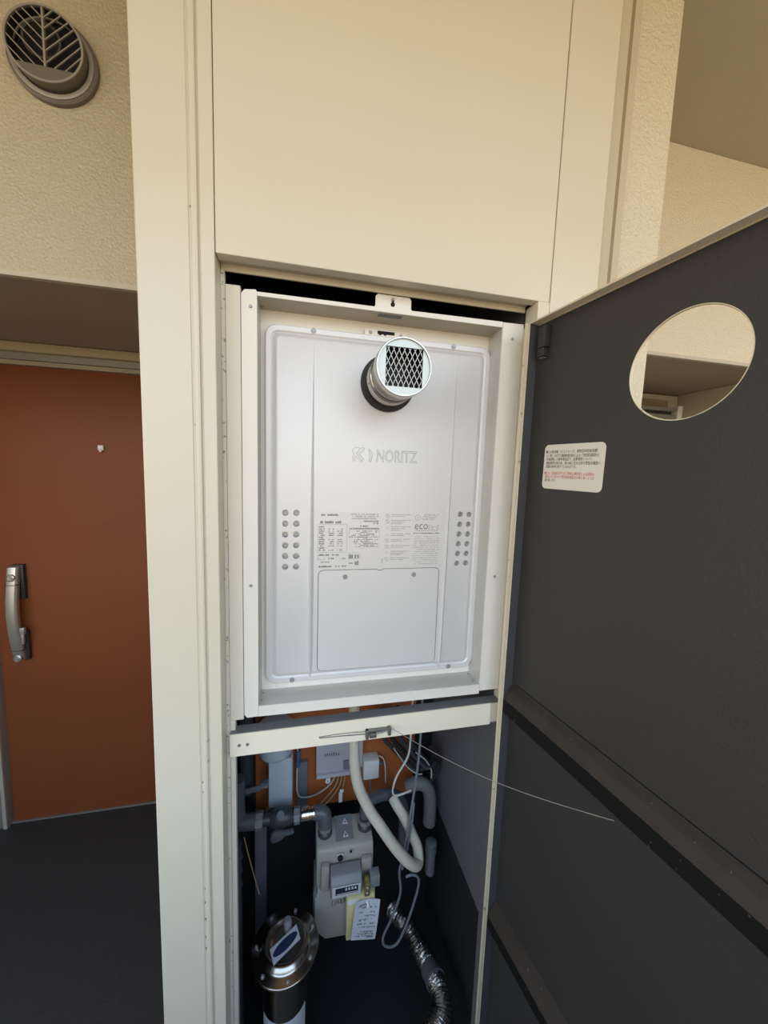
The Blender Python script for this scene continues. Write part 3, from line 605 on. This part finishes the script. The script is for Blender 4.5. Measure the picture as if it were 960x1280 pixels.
for i, z in enumerate(rows):
    circ(0.1040, z-0.0025, 0.0044, i in (2, 3, 6))
    if i in (0, 1, 4, 5, 7): g.quad((0.1012, yp, z+0.0003), (0.1018, yp, z+0.0006), (0.1068, yp, z-0.0052), (0.1062, yp, z-0.0056))
circ(0.1710, 1.5285, 0.0062); bar_(g, 0.1690, 0.004, 1.528, 0.001)
text(g, "eco", 0.024, (0.1645, yp, 1.5035), X, Zu, 0.0300, 0.0, True); text(g, "ジョーズ", 0.012, (0.1955, yp, 1.5040), X, Zu, 0.0240)
bar_(g, 0.1660, 0.052, 1.5005, 0.0008)
obj('nameplate', g, [m_plate, m_ink, m_inkl], wh, label='right caution plate with round warning symbols', smooth=0)

# ================================================================== things inside the lower compartment
# gas meter
gm = empty('gas_meter', (0.055, 0.28, 0.31), label='grey gas meter with counter window hanging below the heater', cat='meter')
obj('upper_case', G().prism([(0.240, 0.478), (0.240, 0.562), (0.246, 0.578), (0.258, 0.586), (0.330, 0.592), (0.336, 0.586), (0.336, 0.478)], YZ, -0.026, 0.133), m_meter, gm, bevel=0.004, smooth=50)
obj('lower_case', G().prism([(-0.022, 0.477), (-0.026, 0.455), (-0.030, 0.452), (-0.030, 0.365), (-0.022, 0.345), (0.000, 0.318), (0.100, 0.312), (0.132, 0.335), (0.140, 0.365), (0.140, 0.452), (0.134, 0.456), (0.130, 0.477)], XZ, 0.232, 0.338), m_meter, gm, bevel=0.006, smooth=50)
obj('case_rim', G().prism([(-0.030, 0.452), (-0.033, 0.448), (-0.033, 0.362), (-0.025, 0.342), (-0.002, 0.314), (0.101, 0.308), (0.135, 0.331), (0.143, 0.362), (0.143, 0.452)], XZ, 0.252, 0.262), m_meterd, gm, smooth=0)
cb = obj('counter_box', G().prism([(0.190, 0.496), (0.190, 0.532), (0.204, 0.546), (0.231, 0.552), (0.231, 0.490), (0.200, 0.490)], YZ, 0.010, 0.094), m_meterd, gm, bevel=0.003, smooth=45)
obj('counter_face', B(0.014, 0.090, 0.1875, 0.1898, 0.499, 0.530), m_meterw, cb, bevel=0.001)
g = B(0.022, 0.082, 0.1862, 0.1874, 0.509, 0.528)
obj('counter_window', g, m_lcd, cb, smooth=0)
g = G()
for i in range(4): bx0 = 0.048+i*0.0082; g.box(bx0, bx0+0.005, 0.1856, 0.1861, 0.5195, 0.5265)
g.box(0.025, 0.080, 0.1856, 0.1861, 0.5115, 0.5128)
obj('counter_digits', g, m_meterw, cb, smooth=0)
obj('side_lug', G().box(-0.014, 0.009, 0.222, 0.240, 0.480, 0.556), m_meter, gm, bevel=0.004); obj('side_lug', G().box(0.096, 0.126, 0.224, 0.240, 0.520, 0.556), m_meter, gm, bevel=0.004)
obj('knob_plate', G().box(0.030, 0.046, 0.236, 0.2395, 0.547, 0.572), m_meterw, gm, bevel=0.002)
obj('test_knob', G().lathe([(0.0075, 0), (0.0075, 0.006), (0.005, 0.008)], (0.038, 0.236, 0.563), (0, -1, 0), 16), m_black, gm)
obj('plug', G().lathe([(0.003, 0), (0.003, 0.003)], (0.068, 0.2395, 0.572), (0, -1, 0), 12), m_black, gm)
g = G()
for x, y in ((0.056, 0.262), (0.058, 0.300)):
    g.add([(x-0.009, y, 0.5945), (x+0.009, y-0.001, 0.5945), (x, y+0.018, 0.5955), (x-0.004, y+0.004, 0.5950), (x+0.004, y+0.003, 0.5950), (x, y+0.012, 0.5955)], [(0, 1, 4, 3), (1, 2, 5, 4), (2, 0, 3, 5)])
obj('flow_arrow', g, m_white, gm, smooth=0)
obj('arrow_plate', G().prism([(0.258, 0.5875), (0.330, 0.5935), (0.330, 0.5945), (0.258, 0.5885)], YZ, 0.028, 0.078), m_meterd, gm, smooth=0)
for x in (-0.001, 0.114):
    p = obj('port', G().lathe([(0.020, 0), (0.020, 0.010), (0.016, 0.014), (0.016, 0.030), (0.013, 0.032)], (x, 0.288, 0.588), (0, 0, 1), 24), m_pvcd, gm)
    obj('union_nut', G().lathe([(0.019, 0), (0.019, 0.012)], (x, 0.288, 0.604), (0, 0, 1), 8), m_meterd, p, smooth=20)
g = G()
for i, pts in enumerate([[(0.020, .418), (0.018, .428), (0.020, .438)], [(0.026, .422), (0.027, .436)], [(0.031, .422), (0.034, .436), (0.037, .424)], [(0.041, .424), (0.045, .434), (0.040, .436), (0.046, .422)], [(0.049, .424), (0.054, .430), (0.049, .436), (0.055, .437)]]):
    g.tube([(x, 0.2315, z) for x, z in pts], 0.0009, 4, 3)
obj('pen_mark', g, m_inkk, gm)
rd = empty('meter_transmitter', (0.095, 0.215, 0.334), label='pale yellow transmitter box on the front of the gas meter', cat='transmitter')
obj('case', B(0.055, 0.134, 0.205, 0.231, 0.334, 0.468), m_yellow, rd, bevel=0.004)
obj('clear_label', B(0.059, 0.088, 0.2040, 0.2048, 0.448, 0.462), m_white, rd)
obj('cable_gland', G().box(0.102, 0.118, 0.196, 0.222, 0.472, 0.512), m_brass, rd, bevel=0.003, label='brass coloured connector with two screws')
for z in (0.484, 0.500): screw('screw', (0.110, 0.196, z), 0.0035, rd)
obj('gland_bracket', B(0.119, 0.146, 0.205, 0.230, 0.486, 0.520), m_meterd, rd, bevel=0.002)
obj('tie', G().tube([(0.110, 0.202, 0.452), (0.113, 0.1975, 0.447), (0.112, 0.196, 0.440)], 0.0035, 8), m_white, rd)
g = G(); tg = [(0.078, 0.460, 0.198), (0.147, 0.454, 0.197), (0.133, 0.350, 0.186), (0.066, 0.362, 0.187)]
def TG(u, v, h=0):
    a, b, c, d = [Vector((p[0], p[2], p[1])) for p in tg]
    p = (a*(1-u)+b*u)*(1-v)+(d*(1-u)+c*u)*v; p.y += 0.006*math.sin(u*3.0)*(1-v)-0.003*math.sin(v*3.1)-h; return p
N = 8
for h in (0.0, 0.0007):
    g.add([TG(i/N, j/N, h) for j in range(N+1) for i in range(N+1)], [(j*(N+1)+i, j*(N+1)+i+1, (j+1)*(N+1)+i+1, (j+1)*(N+1)+i) for j in range(N) for i in range(N)])
g.m(1)
for v in (0.10, 0.16, 0.27, 0.36, 0.45, 0.55, 0.64, 0.76, 0.82, 0.88):
    u = 0.12+random.uniform(0, .15)
    while u < 0.86:
        w = random.uniform(0.03, 0.10); q = random.uniform(0.02, 0.05)
        if random.random() < 0.75: g.quad(TG(u, v, 0.0010), TG(u+w, v, 0.0010), TG(u+w, v+q, 0.0010), TG(u, v+q, 0.0010))
        u += w+0.02
g.quad(TG(.15, .13, .0011), TG(.55, .05, .0011), TG(.57, .08, .0011), TG(.16, .16, .0011)); g.quad(TG(.62, .9, .0011), TG(.9, .9, .0011), TG(.9, .94, .0011), TG(.62, .94, .0011))
obj('paper_tag', g, [m_tag, m_ink], label='printed paper tag hanging in front of the yellow transmitter', cat='tag')

# stainless pressure vessel with bolted lid
vx, vy, vz = -0.103, 0.15, 0.447
vs = empty('steel_canister', (vx, vy, 0.012), label='stainless steel canister with bolted flange lid at lower left', cat='canister')
obj('barrel', G().lathe([(0.052, 0.0), (0.056, 0.004), (0.056, 0.40), (0.058, 0.418)], (vx, vy, 0.0125), (0, 0, 1), 48), m_can, vs)
ld = obj('flange_lid', G().lathe([(0.058, -0.020), (0.079, -0.008), (0.081, -0.003), (0.081, 0.001), (0.079, 0.0025), (0.062, 0.0025), (0.058, 0.006), (0.054, 0.014), (0.046, 0.017), (0.044, 0.016), (0.041, 0.012), (0.030, 0.010)], (vx, vy, vz), (0, 0, 1), 64), m_can, vs, smooth=60)
for k in range(7):
    a_ = math.radians(20+k*360/7); c_ = (vx+0.0705*math.cos(a_), vy+0.0705*math.sin(a_), vz+0.0025)
    obj('bolt', G().lathe([(0.0045, 0), (0.0045, 0.001), (0.0036, 0.001), (0.0034, 0.004), (0.0018, 0.0052)], c_, (0, 0, 1), 10), m_screw, ld)
obj('air_valve', G().lathe([(0.008, 0), (0.008, 0.014), (0.0105, 0.015), (0.0105, 0.026), (0.007, 0.032)], (vx+0.004, vy+0.024, vz+0.010), (0, 0, 1), 16).cyl((vx, vy+0.018, vz+0.018), (vx, vy+0.03, vz+0.026), 0.004, 8), m_meterd, ld)
def lab(pts, z, h): return [(vx+a_, vy+b_, z+h) for a_, b_ in pts]
g = G(); q4 = [(-0.036, -0.014), (-0.025, -0.045), (0.036, -0.006), (0.026, 0.026)]
g.loft([lab(q4, vz+0.0175, 0), lab(q4, vz+0.0175, 0.0006)])
g.m(1); cxl = sum(p[0] for p in q4)/4; cyl_ = sum(p[1] for p in q4)/4; ux, uy = Vector((0.0305, 0.0195)), Vector((-0.0045, 0.0125))
g.add([(vx+cxl+ux.x*0.92*math.cos(t)+uy.x*0.85*math.sin(t), vy+cyl_+ux.y*0.92*math.cos(t)+uy.y*0.85*math.sin(t), vz+0.0185) for t in [i*math.pi/14 for i in range(28)]], [tuple(range(28))])
obj('lid_label', g, [m_tag, m_inkb], ld, label='white label with a dark blue oval', smooth=0)
g = G(); ang = [math.radians(-150+120*i/16) for i in range(17)]
def LB(t, z, r): return (vx+r*math.cos(t), vy+r*math.sin(t), z)
g.loft([[LB(t, 0.16, 0.0568) for t in ang]+[LB(t, 0.315-0.01*math.sin(i/16*math.pi), 0.0568) for i, t in reversed(list(enumerate(ang)))], [LB(t, 0.16, 0.0562) for t in ang]+[LB(t, 0.315, 0.0562) for t in reversed(ang)]], False, False)
for i in range(16): g.quad(LB(ang[i], 0.16, 0.0568), LB(ang[i+1], 0.16, 0.0568), LB(ang[i+1], 0.315-0.01*math.sin((i+1)/16*math.pi), 0.0568), LB(ang[i], 0.315-0.01*math.sin(i/16*math.pi), 0.0568))
obj('barrel_label', g, m_tag, vs)

# beige lagged hose
obj('lagged_hose', G().tube([(0.063, 0.215, 1.04), (0.065, 0.22, 0.921), (0.070, 0.22, 0.840), (0.083, 0.218, 0.780), (0.113, 0.212, 0.715), (0.142, 0.204, 0.671), (0.182, 0.20, 0.607), (0.220, 0.20, 0.555), (0.248, 0.21, 0.522), (0.264, 0.228, 0.512), (0.264, 0.245, 0.540), (0.250, 0.255, 0.570), (0.228, 0.262, 0.620), (0.205, 0.275, 0.655), (0.197, 0.29, 0.665)], 0.0145, 16, 8), m_hose, label='thick beige lagged hose curving down past the gas meter', cat='hose')
# pipework
gv = empty('gas_valve', (-0.14, 0.30, 0.60), label='grey gas pipe with lever ball valve feeding the meter', cat='valve')
obj('elbow', G().tube([(-0.240, 0.305, 0.78), (-0.240, 0.305, 0.70), (-0.238, 0.304, 0.668), (-0.228, 0.303, 0.652), (-0.205, 0.302, 0.650), (-0.185, 0.301, 0.650)], 0.021, 16), m_pvc, gv)
obj('pipe', G().cyl((-0.186, 0.30, 0.650), (-0.02, 0.30, 0.645), 0.015, 20), m_pvcd, gv)
obj('collar', G().lathe([(0.023, 0), (0.023, 0.018)], (-0.19, 0.30, 0.650), (1, 0, 0), 8), m_meterd, gv, smooth=20)
obj('collar', G().lathe([(0.021, 0), (0.021, 0.016)], (-0.088, 0.30, 0.648), (1, 0, 0), 8), m_meterd, gv, smooth=20)
obj('bright_collar', G().lathe([(0.0175, 0), (0.0185, 0.003), (0.0185, 0.022), (0.0165, 0.024), (0.0165, 0.030), (0.018, 0.031), (0.018, 0.041), (0.016, 0.043)], (-0.068, 0.30, 0.647), (1, 0, 0), 24), m_stain, gv, label='shiny steel union')
obj('valve_body', G().lathe([(0.018, 0), (0.024, 0.012), (0.025, 0.030), (0.024, 0.048), (0.018, 0.06)], (-0.152, 0.30, 0.649), (1, 0, 0), 20).cyl((-0.124, 0.30, 0.66), (-0.124, 0.285, 0.672), 0.010, 12), m_pvcd, gv)
g = G(); lv_ = [(-0.150, 0.625), (-0.148, 0.637), (-0.138, 0.644), (-0.124, 0.643), (-0.112, 0.639), (-0.090, 0.640), (-0.086, 0.634), (-0.090, 0.628), (-0.110, 0.627), (-0.122, 0.616), (-0.136, 0.611), (-0.146, 0.615)]
obj('lever', g.prism(lv_, XZ, 0.262, 0.274), m_pvc, gv, bevel=0.003)
obj('lever_stem', G().cyl((-0.134, 0.274, 0.630), (-0.134, 0.29, 0.640), 0.009, 12), m_pvcd, gv)
obj('outlet_elbow', G().tube([(-0.030, 0.30, 0.646), (-0.016, 0.299, 0.646), (-0.004, 0.296, 0.641), (-0.001, 0.291, 0.626), (-0.001, 0.288, 0.612)], 0.0195, 16), m_pvc, gv)
obj('outlet_pipe', G().tube([(0.114, 0.288, 0.622), (0.116, 0.292, 0.640), (0.126, 0.304, 0.650), (0.160, 0.316, 0.652), (0.200, 0.320, 0.646), (0.228, 0.318, 0.625), (0.240, 0.314, 0.585), (0.244, 0.312, 0.465)], 0.0165, 14), m_pvc, label='grey outlet pipe bending down right of the gas meter', cat='pipe')
gp = obj('drain_elbow', G().tube([(0.255, 0.345, 0.640), (0.290, 0.340, 0.652), (0.318, 0.335, 0.640), (0.330, 0.332, 0.605), (0.332, 0.33, 0.55), (0.331, 0.33, 0.515)], 0.020, 16), m_greenp, label='grey-green lagged elbow pipe by the inner side wall', cat='pipe')
obj('capped_pipe', G().lathe([(0.015, 0), (0.015, 0.07), (0.0175, 0.072), (0.0175, 0.105), (0.015, 0.107)], (0.330, 0.30, 0.375), (0, 0, 1), 18), m_strut, label='short grey capped pipe under the lagged elbow', cat='pipe')
dp = empty('drain_pipe', (-0.235, 0.36, 0.0125), label='dark vertical pipe with a blue-banded steel clip at far left', cat='pipe')
obj('pipe', G().cyl((-0.226, 0.372, 0.68), (-0.226, 0.372, 1.10), 0.0195, 20), m_pvcd, dp)
cl = obj('pipe_clip', G().hexa([(-0.236, 0.335, 0.700), (-0.182, 0.33, 0.712), (-0.236, 0.34, 0.700), (-0.182, 0.335, 0.712), (-0.236, 0.335, 0.717), (-0.182, 0.33, 0.728), (-0.236, 0.34, 0.717), (-0.182, 0.335, 0.728)]).box(-0.1815, -0.160, 0.332, 0.350, 0.716, 0.730), m_strut, dp, bevel=0.001)
obj('blue_band', B(-0.244, -0.232, 0.33, 0.345, 0.684, 0.706), m_blue, cl)
for x in (-0.176, -0.168): screw('screw', (x, 0.332, 0.7205), 0.003, cl)
g = G().tube([(-0.224, 0.20, 0.70), (-0.224, 0.20, 0.62), (-0.223, 0.20, 0.45), (-0.223, 0.20, 0.05)], 0.012, 12)
for z in (0.655, 0.615, 0.575): g.lathe([(0.0125, 0), (0.0145, 0.003), (0.0145, 0.010), (0.0125, 0.013)], (-0.224, 0.20, z), (0, 0, 1), 16)
obj('conduit', g, m_pvcd, label='dark ringed conduit just behind the left jamb', cat='conduit')
obj('steel_strut', G().box(-0.203, -0.170, 0.372, 0.376, 0.0125, 0.60).box(-0.203, -0.199, 0.376, 0.395, 0.0125, 0.60).box(-0.174, -0.170, 0.376, 0.395, 0.0125, 0.60), m_strut, label='vertical grey steel strut standing behind the canister', cat='strut')
obj('thin_rod', G().tube([(-0.214, 0.25, 0.66), (-0.196, 0.25, 0.57), (-0.176, 0.25, 0.48)], 0.0012, 5), m_cabler, label='thin brown wire hanging beside the dark conduit', cat='wire')
tp = empty('taped_pipe', (-0.128, 0.37, 0.61), label='white taped pipe cover on the left of the wooden board', cat='pipe')
obj('cover', G().prism([(-0.162, 0.355), (-0.098, 0.355), (-0.094, 0.360), (-0.094, 0.395), (-0.162, 0.395)], XY, 0.628, 0.780), m_tape, tp, bevel=0.002, smooth=30)
obj('shoulder', G().lathe([(0.040, 0.0), (0.046, 0.006), (0.048, 0.014), (0.048, 0.09)], (-0.142, 0.360, 0.800), (0, 0, 1), 28), m_tape, tp)
obj('neck', B(-0.156, -0.100, 0.362, 0.39, 0.780, 0.808), m_pvc, tp)
obj('lower_sleeve', B(-0.160, -0.112, 0.360, 0.392, 0.604, 0.628), m_pvcd, tp)
for z0, z1, nm in ((0.570, 0.612, 'a'), (0.640, 0.706, 'b')): pass
obj('support_channel', G().box(-0.083, -0.050, 0.405, 0.419, 0.565, 0.720), m_strut, label='grey slotted bracket on the wooden board behind thin cables', cat='bracket', bevel=0.001)
jb = empty('control_box', (0.03, 0.40, 0.672), label='pale lilac control box with a handwritten name on the wooden board', cat='box')
obj('case', G().box(-0.024, 0.084, 0.395, 0.4195, 0.676, 0.845), m_boxp, jb, bevel=0.002)
obj('base_lip', B(-0.023, 0.083, 0.385, 0.3948, 0.672, 0.683), m_boxp, jb, bevel=0.001)
obj('side_box', B(0.0845, 0.122, 0.398, 0.4195, 0.682, 0.845), m_boxp, jb, bevel=0.002)
obj('corner_block', B(0.060, 0.083, 0.388, 0.3946, 0.690, 0.718), m_meterd, jb, bevel=0.001)
g = G(); text(g, "mitu", 0.020, (0.002, 0.3940, 0.738), X, Zu, 0.044); obj('lettering', g, m_inkk, jb, smooth=0)
obj('warning_button', G().lathe([(0.009, 0), (0.009, 0.006), (0.0075, 0.008)], (0.012, 0.394, 0.660), (0, -1, 0), 18).m(1).box(0.0112, 0.0128, 0.3850, 0.3862, 0.657, 0.664), [m_white, m_inkk], label='round white button with a black mark under the control box', cat='button')
jx = empty('junction_box', (0.148, 0.40, 0.649), label='small white junction box on the wooden board right of the hose', cat='box')
obj('case', B(0.123, 0.173, 0.380, 0.4195, 0.650, 0.714), m_white, jx, bevel=0.003)
obj('cable_tail', G().tube([(0.146, 0.395, 0.651), (0.147, 0.395, 0.62), (0.150, 0.395, 0.60)], 0.0035, 8), m_cableg, jx)
obj('blue_joint', G().cyl((0.176, 0.395, 0.69), (0.186, 0.395, 0.688), 0.004, 8), m_blue, jx)
# cables
obj('white_cable', G().tube([(0.242, 0.28, 0.99), (0.241, 0.28, 0.869), (0.235, 0.28, 0.801), (0.204, 0.28, 0.743), (0.193, 0.28, 0.700), (0.200, 0.28, 0.681), (0.225, 0.28, 0.682), (0.250, 0.28, 0.690)], 0.0030, 8), m_cablew, label='white cable hanging in a hook from behind the crossbar', cat='cable')
obj('grey_cable', G().tube([(0.264, 0.26, 0.99), (0.264, 0.26, 0.881), (0.255, 0.25, 0.778), (0.232, 0.234, 0.628), (0.217, 0.232, 0.527), (0.210, 0.235, 0.480), (0.217, 0.24, 0.400), (0.191, 0.24, 0.319), (0.170, 0.24, 0.266), (0.180, 0.24, 0.233), (0.214, 0.24, 0.234), (0.245, 0.24, 0.305), (0.270, 0.24, 0.400), (0.270, 0.24, 0.440), (0.252, 0.24, 0.455), (0.232, 0.24, 0.452)], 0.0036, 8, 8), m_cableg, label='grey cable drooping in a long loop below the hose', cat='cable')
obj('data_cable', G().tube([(0.2455, 0.238, 0.69), (0.241, 0.234, 0.628), (0.2265, 0.233, 0.53), (0.2185, 0.236, 0.485)], 0.0028, 8), m_cableg, label='second thinner grey cable running beside the grey looped cable', cat='cable')
obj('thin_white_cable', G().tube([(0.174, 0.405, 0.708), (0.190, 0.40, 0.700), (0.198, 0.398, 0.665), (0.200, 0.398, 0.615)], 0.0022, 6), m_cablew, label='thin white lead arching from the small junction box', cat='cable')
tan = [[(0.040, 0.40, 0.675), (0.022, 0.398, 0.640), (-0.018, 0.398, 0.612), (-0.060, 0.398, 0.606), (-0.080, 0.398, 0.625), (-0.082, 0.40, 0.70), (-0.078, 0.40, 0.86)],
       [(0.050, 0.40, 0.675), (0.036, 0.392, 0.635), (0.000, 0.392, 0.592), (-0.034, 0.392, 0.558)],
       [(0.058, 0.40, 0.675), (0.050, 0.388, 0.640), (0.022, 0.388, 0.598), (-0.010, 0.388, 0.566)],
       [(0.068, 0.40, 0.675), (0.064, 0.394, 0.645), (0.058, 0.394, 0.62)]]
labs = ['pale lead looping from the control box up to the top', 'tan lead slanting from the control box to the valve', 'tan lead beside the slanting one, nearer the meter', 'short tan lead dropping from the box to a white connector']
for pts, lb in zip(tan, labs): obj('tan_lead', G().tube(pts, 0.0021, 6), m_cablew if lb.startswith('pale') else m_cabler, label=lb, cat='cable', group='thin leads under the control box')
obj('lead_connector', G().box(0.046, 0.058, 0.378, 0.386, 0.588, 0.618).box(0.049, 0.062, 0.380, 0.386, 0.618, 0.628), m_white, label='white plug connector hanging on the short tan lead', cat='connector', bevel=0.0015)
obj('blue_connector', G().cyl((-0.080, 0.40, 0.712), (-0.078, 0.40, 0.765), 0.0065, 10), m_blue, label='blue sleeve on the pale lead by the taped pipe', cat='sleeve')
# bundle of dark refrigerant pipes descending right
for i, (dx, dy, r, lb, mm) in enumerate([(0.0, 0, .0066, 'lowest dark cable of the bundle by the inner wall', m_pvcd), (0.022, -.013, .0075, 'second dark cable of the bundle by the inner wall', m_rubber), (0.044, -.026, .0066, 'third dark cable of the bundle by the inner wall', m_pvcd), (0.064, -.038, .0072, 'uppermost dark cable of the bundle by the inner wall', m_rubber)]):
    k = i*0.010
    obj('dark_cable', G().tube([(0.150+dx, 0.375+dy, 0.89+k), (0.180+dx, 0.372+dy, 0.800+k), (0.232+dx*.85, 0.368+dy, 0.735+k), (0.270+dx*.7, 0.364+dy, 0.692+k*1.2), (0.292+dx*.62, 0.361+dy, 0.676+k*1.4), (0.303+dx*.6, 0.358+dy, 0.690+k*1.6)], r, 10), mm, label=lb, cat='cable', group='dark cable bundle')
for i, (pts, lb) in enumerate([([(0.205, 0.33, 0.79), (0.248, 0.33, 0.725), (0.280, 0.33, 0.695), (0.300, 0.33, 0.690)], 'thin pale wire lying across the dark cable bundle'), ([(0.272, 0.32, 0.775), (0.305, 0.32, 0.745), (0.325, 0.32, 0.71), (0.327, 0.32, 0.68)], 'thin pale wire curling round the right of the dark bundle')]):
    obj('pale_wire', G().tube(pts, 0.0016, 6), m_cablew, label=lb, cat='wire')
g = G()
for i, (r, n_) in enumerate([(0.034, 0), (0.040, 1), (0.046, 2)]):
    cc_ = Vector((0.318, 0.335, 0.735)); pts = []
    for k in range(11):
        t = math.radians(-70+160*k/10); pts.append((cc_.x+r*0.75*math.cos(t), cc_.y-0.004*i, cc_.z+r*1.3*math.sin(t)-r*0.3))
    g.tube(pts, 0.0036, 8, 3)
obj('cable_coil', g, m_rubber, label='black cable coiled in arcs at the end of the bundle', cat='cable')
# foil duct
def fr_(t): return 0.024+0.0022*math.sin(t*150)+0.0010*math.sin(t*37)
fo = empty('foil_duct', (0.27, 0.2, 0.05), label='crumpled silver foil duct snaking down at lower right', cat='duct')
obj('hose', G().tube([(0.228, 0.345, 0.205), (0.240, 0.315, 0.212), (0.266, 0.28, 0.212), (0.284, 0.245, 0.196), (0.297, 0.205, 0.200), (0.302, 0.165, 0.212)], 0.022, 20, 16, fr_), m_foil, fo)
obj('joint_sleeve', G().tube([(0.298, 0.186, 0.205), (0.3035, 0.152, 0.216)], 0.0275, 24, 1).tube([(0.3030, 0.157, 0.214), (0.3040, 0.150, 0.2165)], 0.0290, 24, 1), m_pvc, fo, label='grey joint sleeve')
obj('lower_hose', G().tube([(0.303, 0.155, 0.214), (0.306, 0.120, 0.222), (0.298, 0.092, 0.215), (0.268, 0.074, 0.200), (0.240, 0.066, 0.180)], 0.024, 20, 18, fr_), m_foil, fo)
# string from the catch to the door
pe = Vector(D(0.2582, -0.004, 1.1163)); ps = Vector((0.113, 0.024, 1.094)); pm = []
for k in range(13):
    t = k/12; p = ps*(1-t)+pe*t; p.z -= 0.020*math.sin(math.pi*t); pm.append(p)
obj('string', G().tube(pm, 0.0006, 5, 2), m_string, label='thin grey string strung from the crossbar catch to the open door', cat='string')
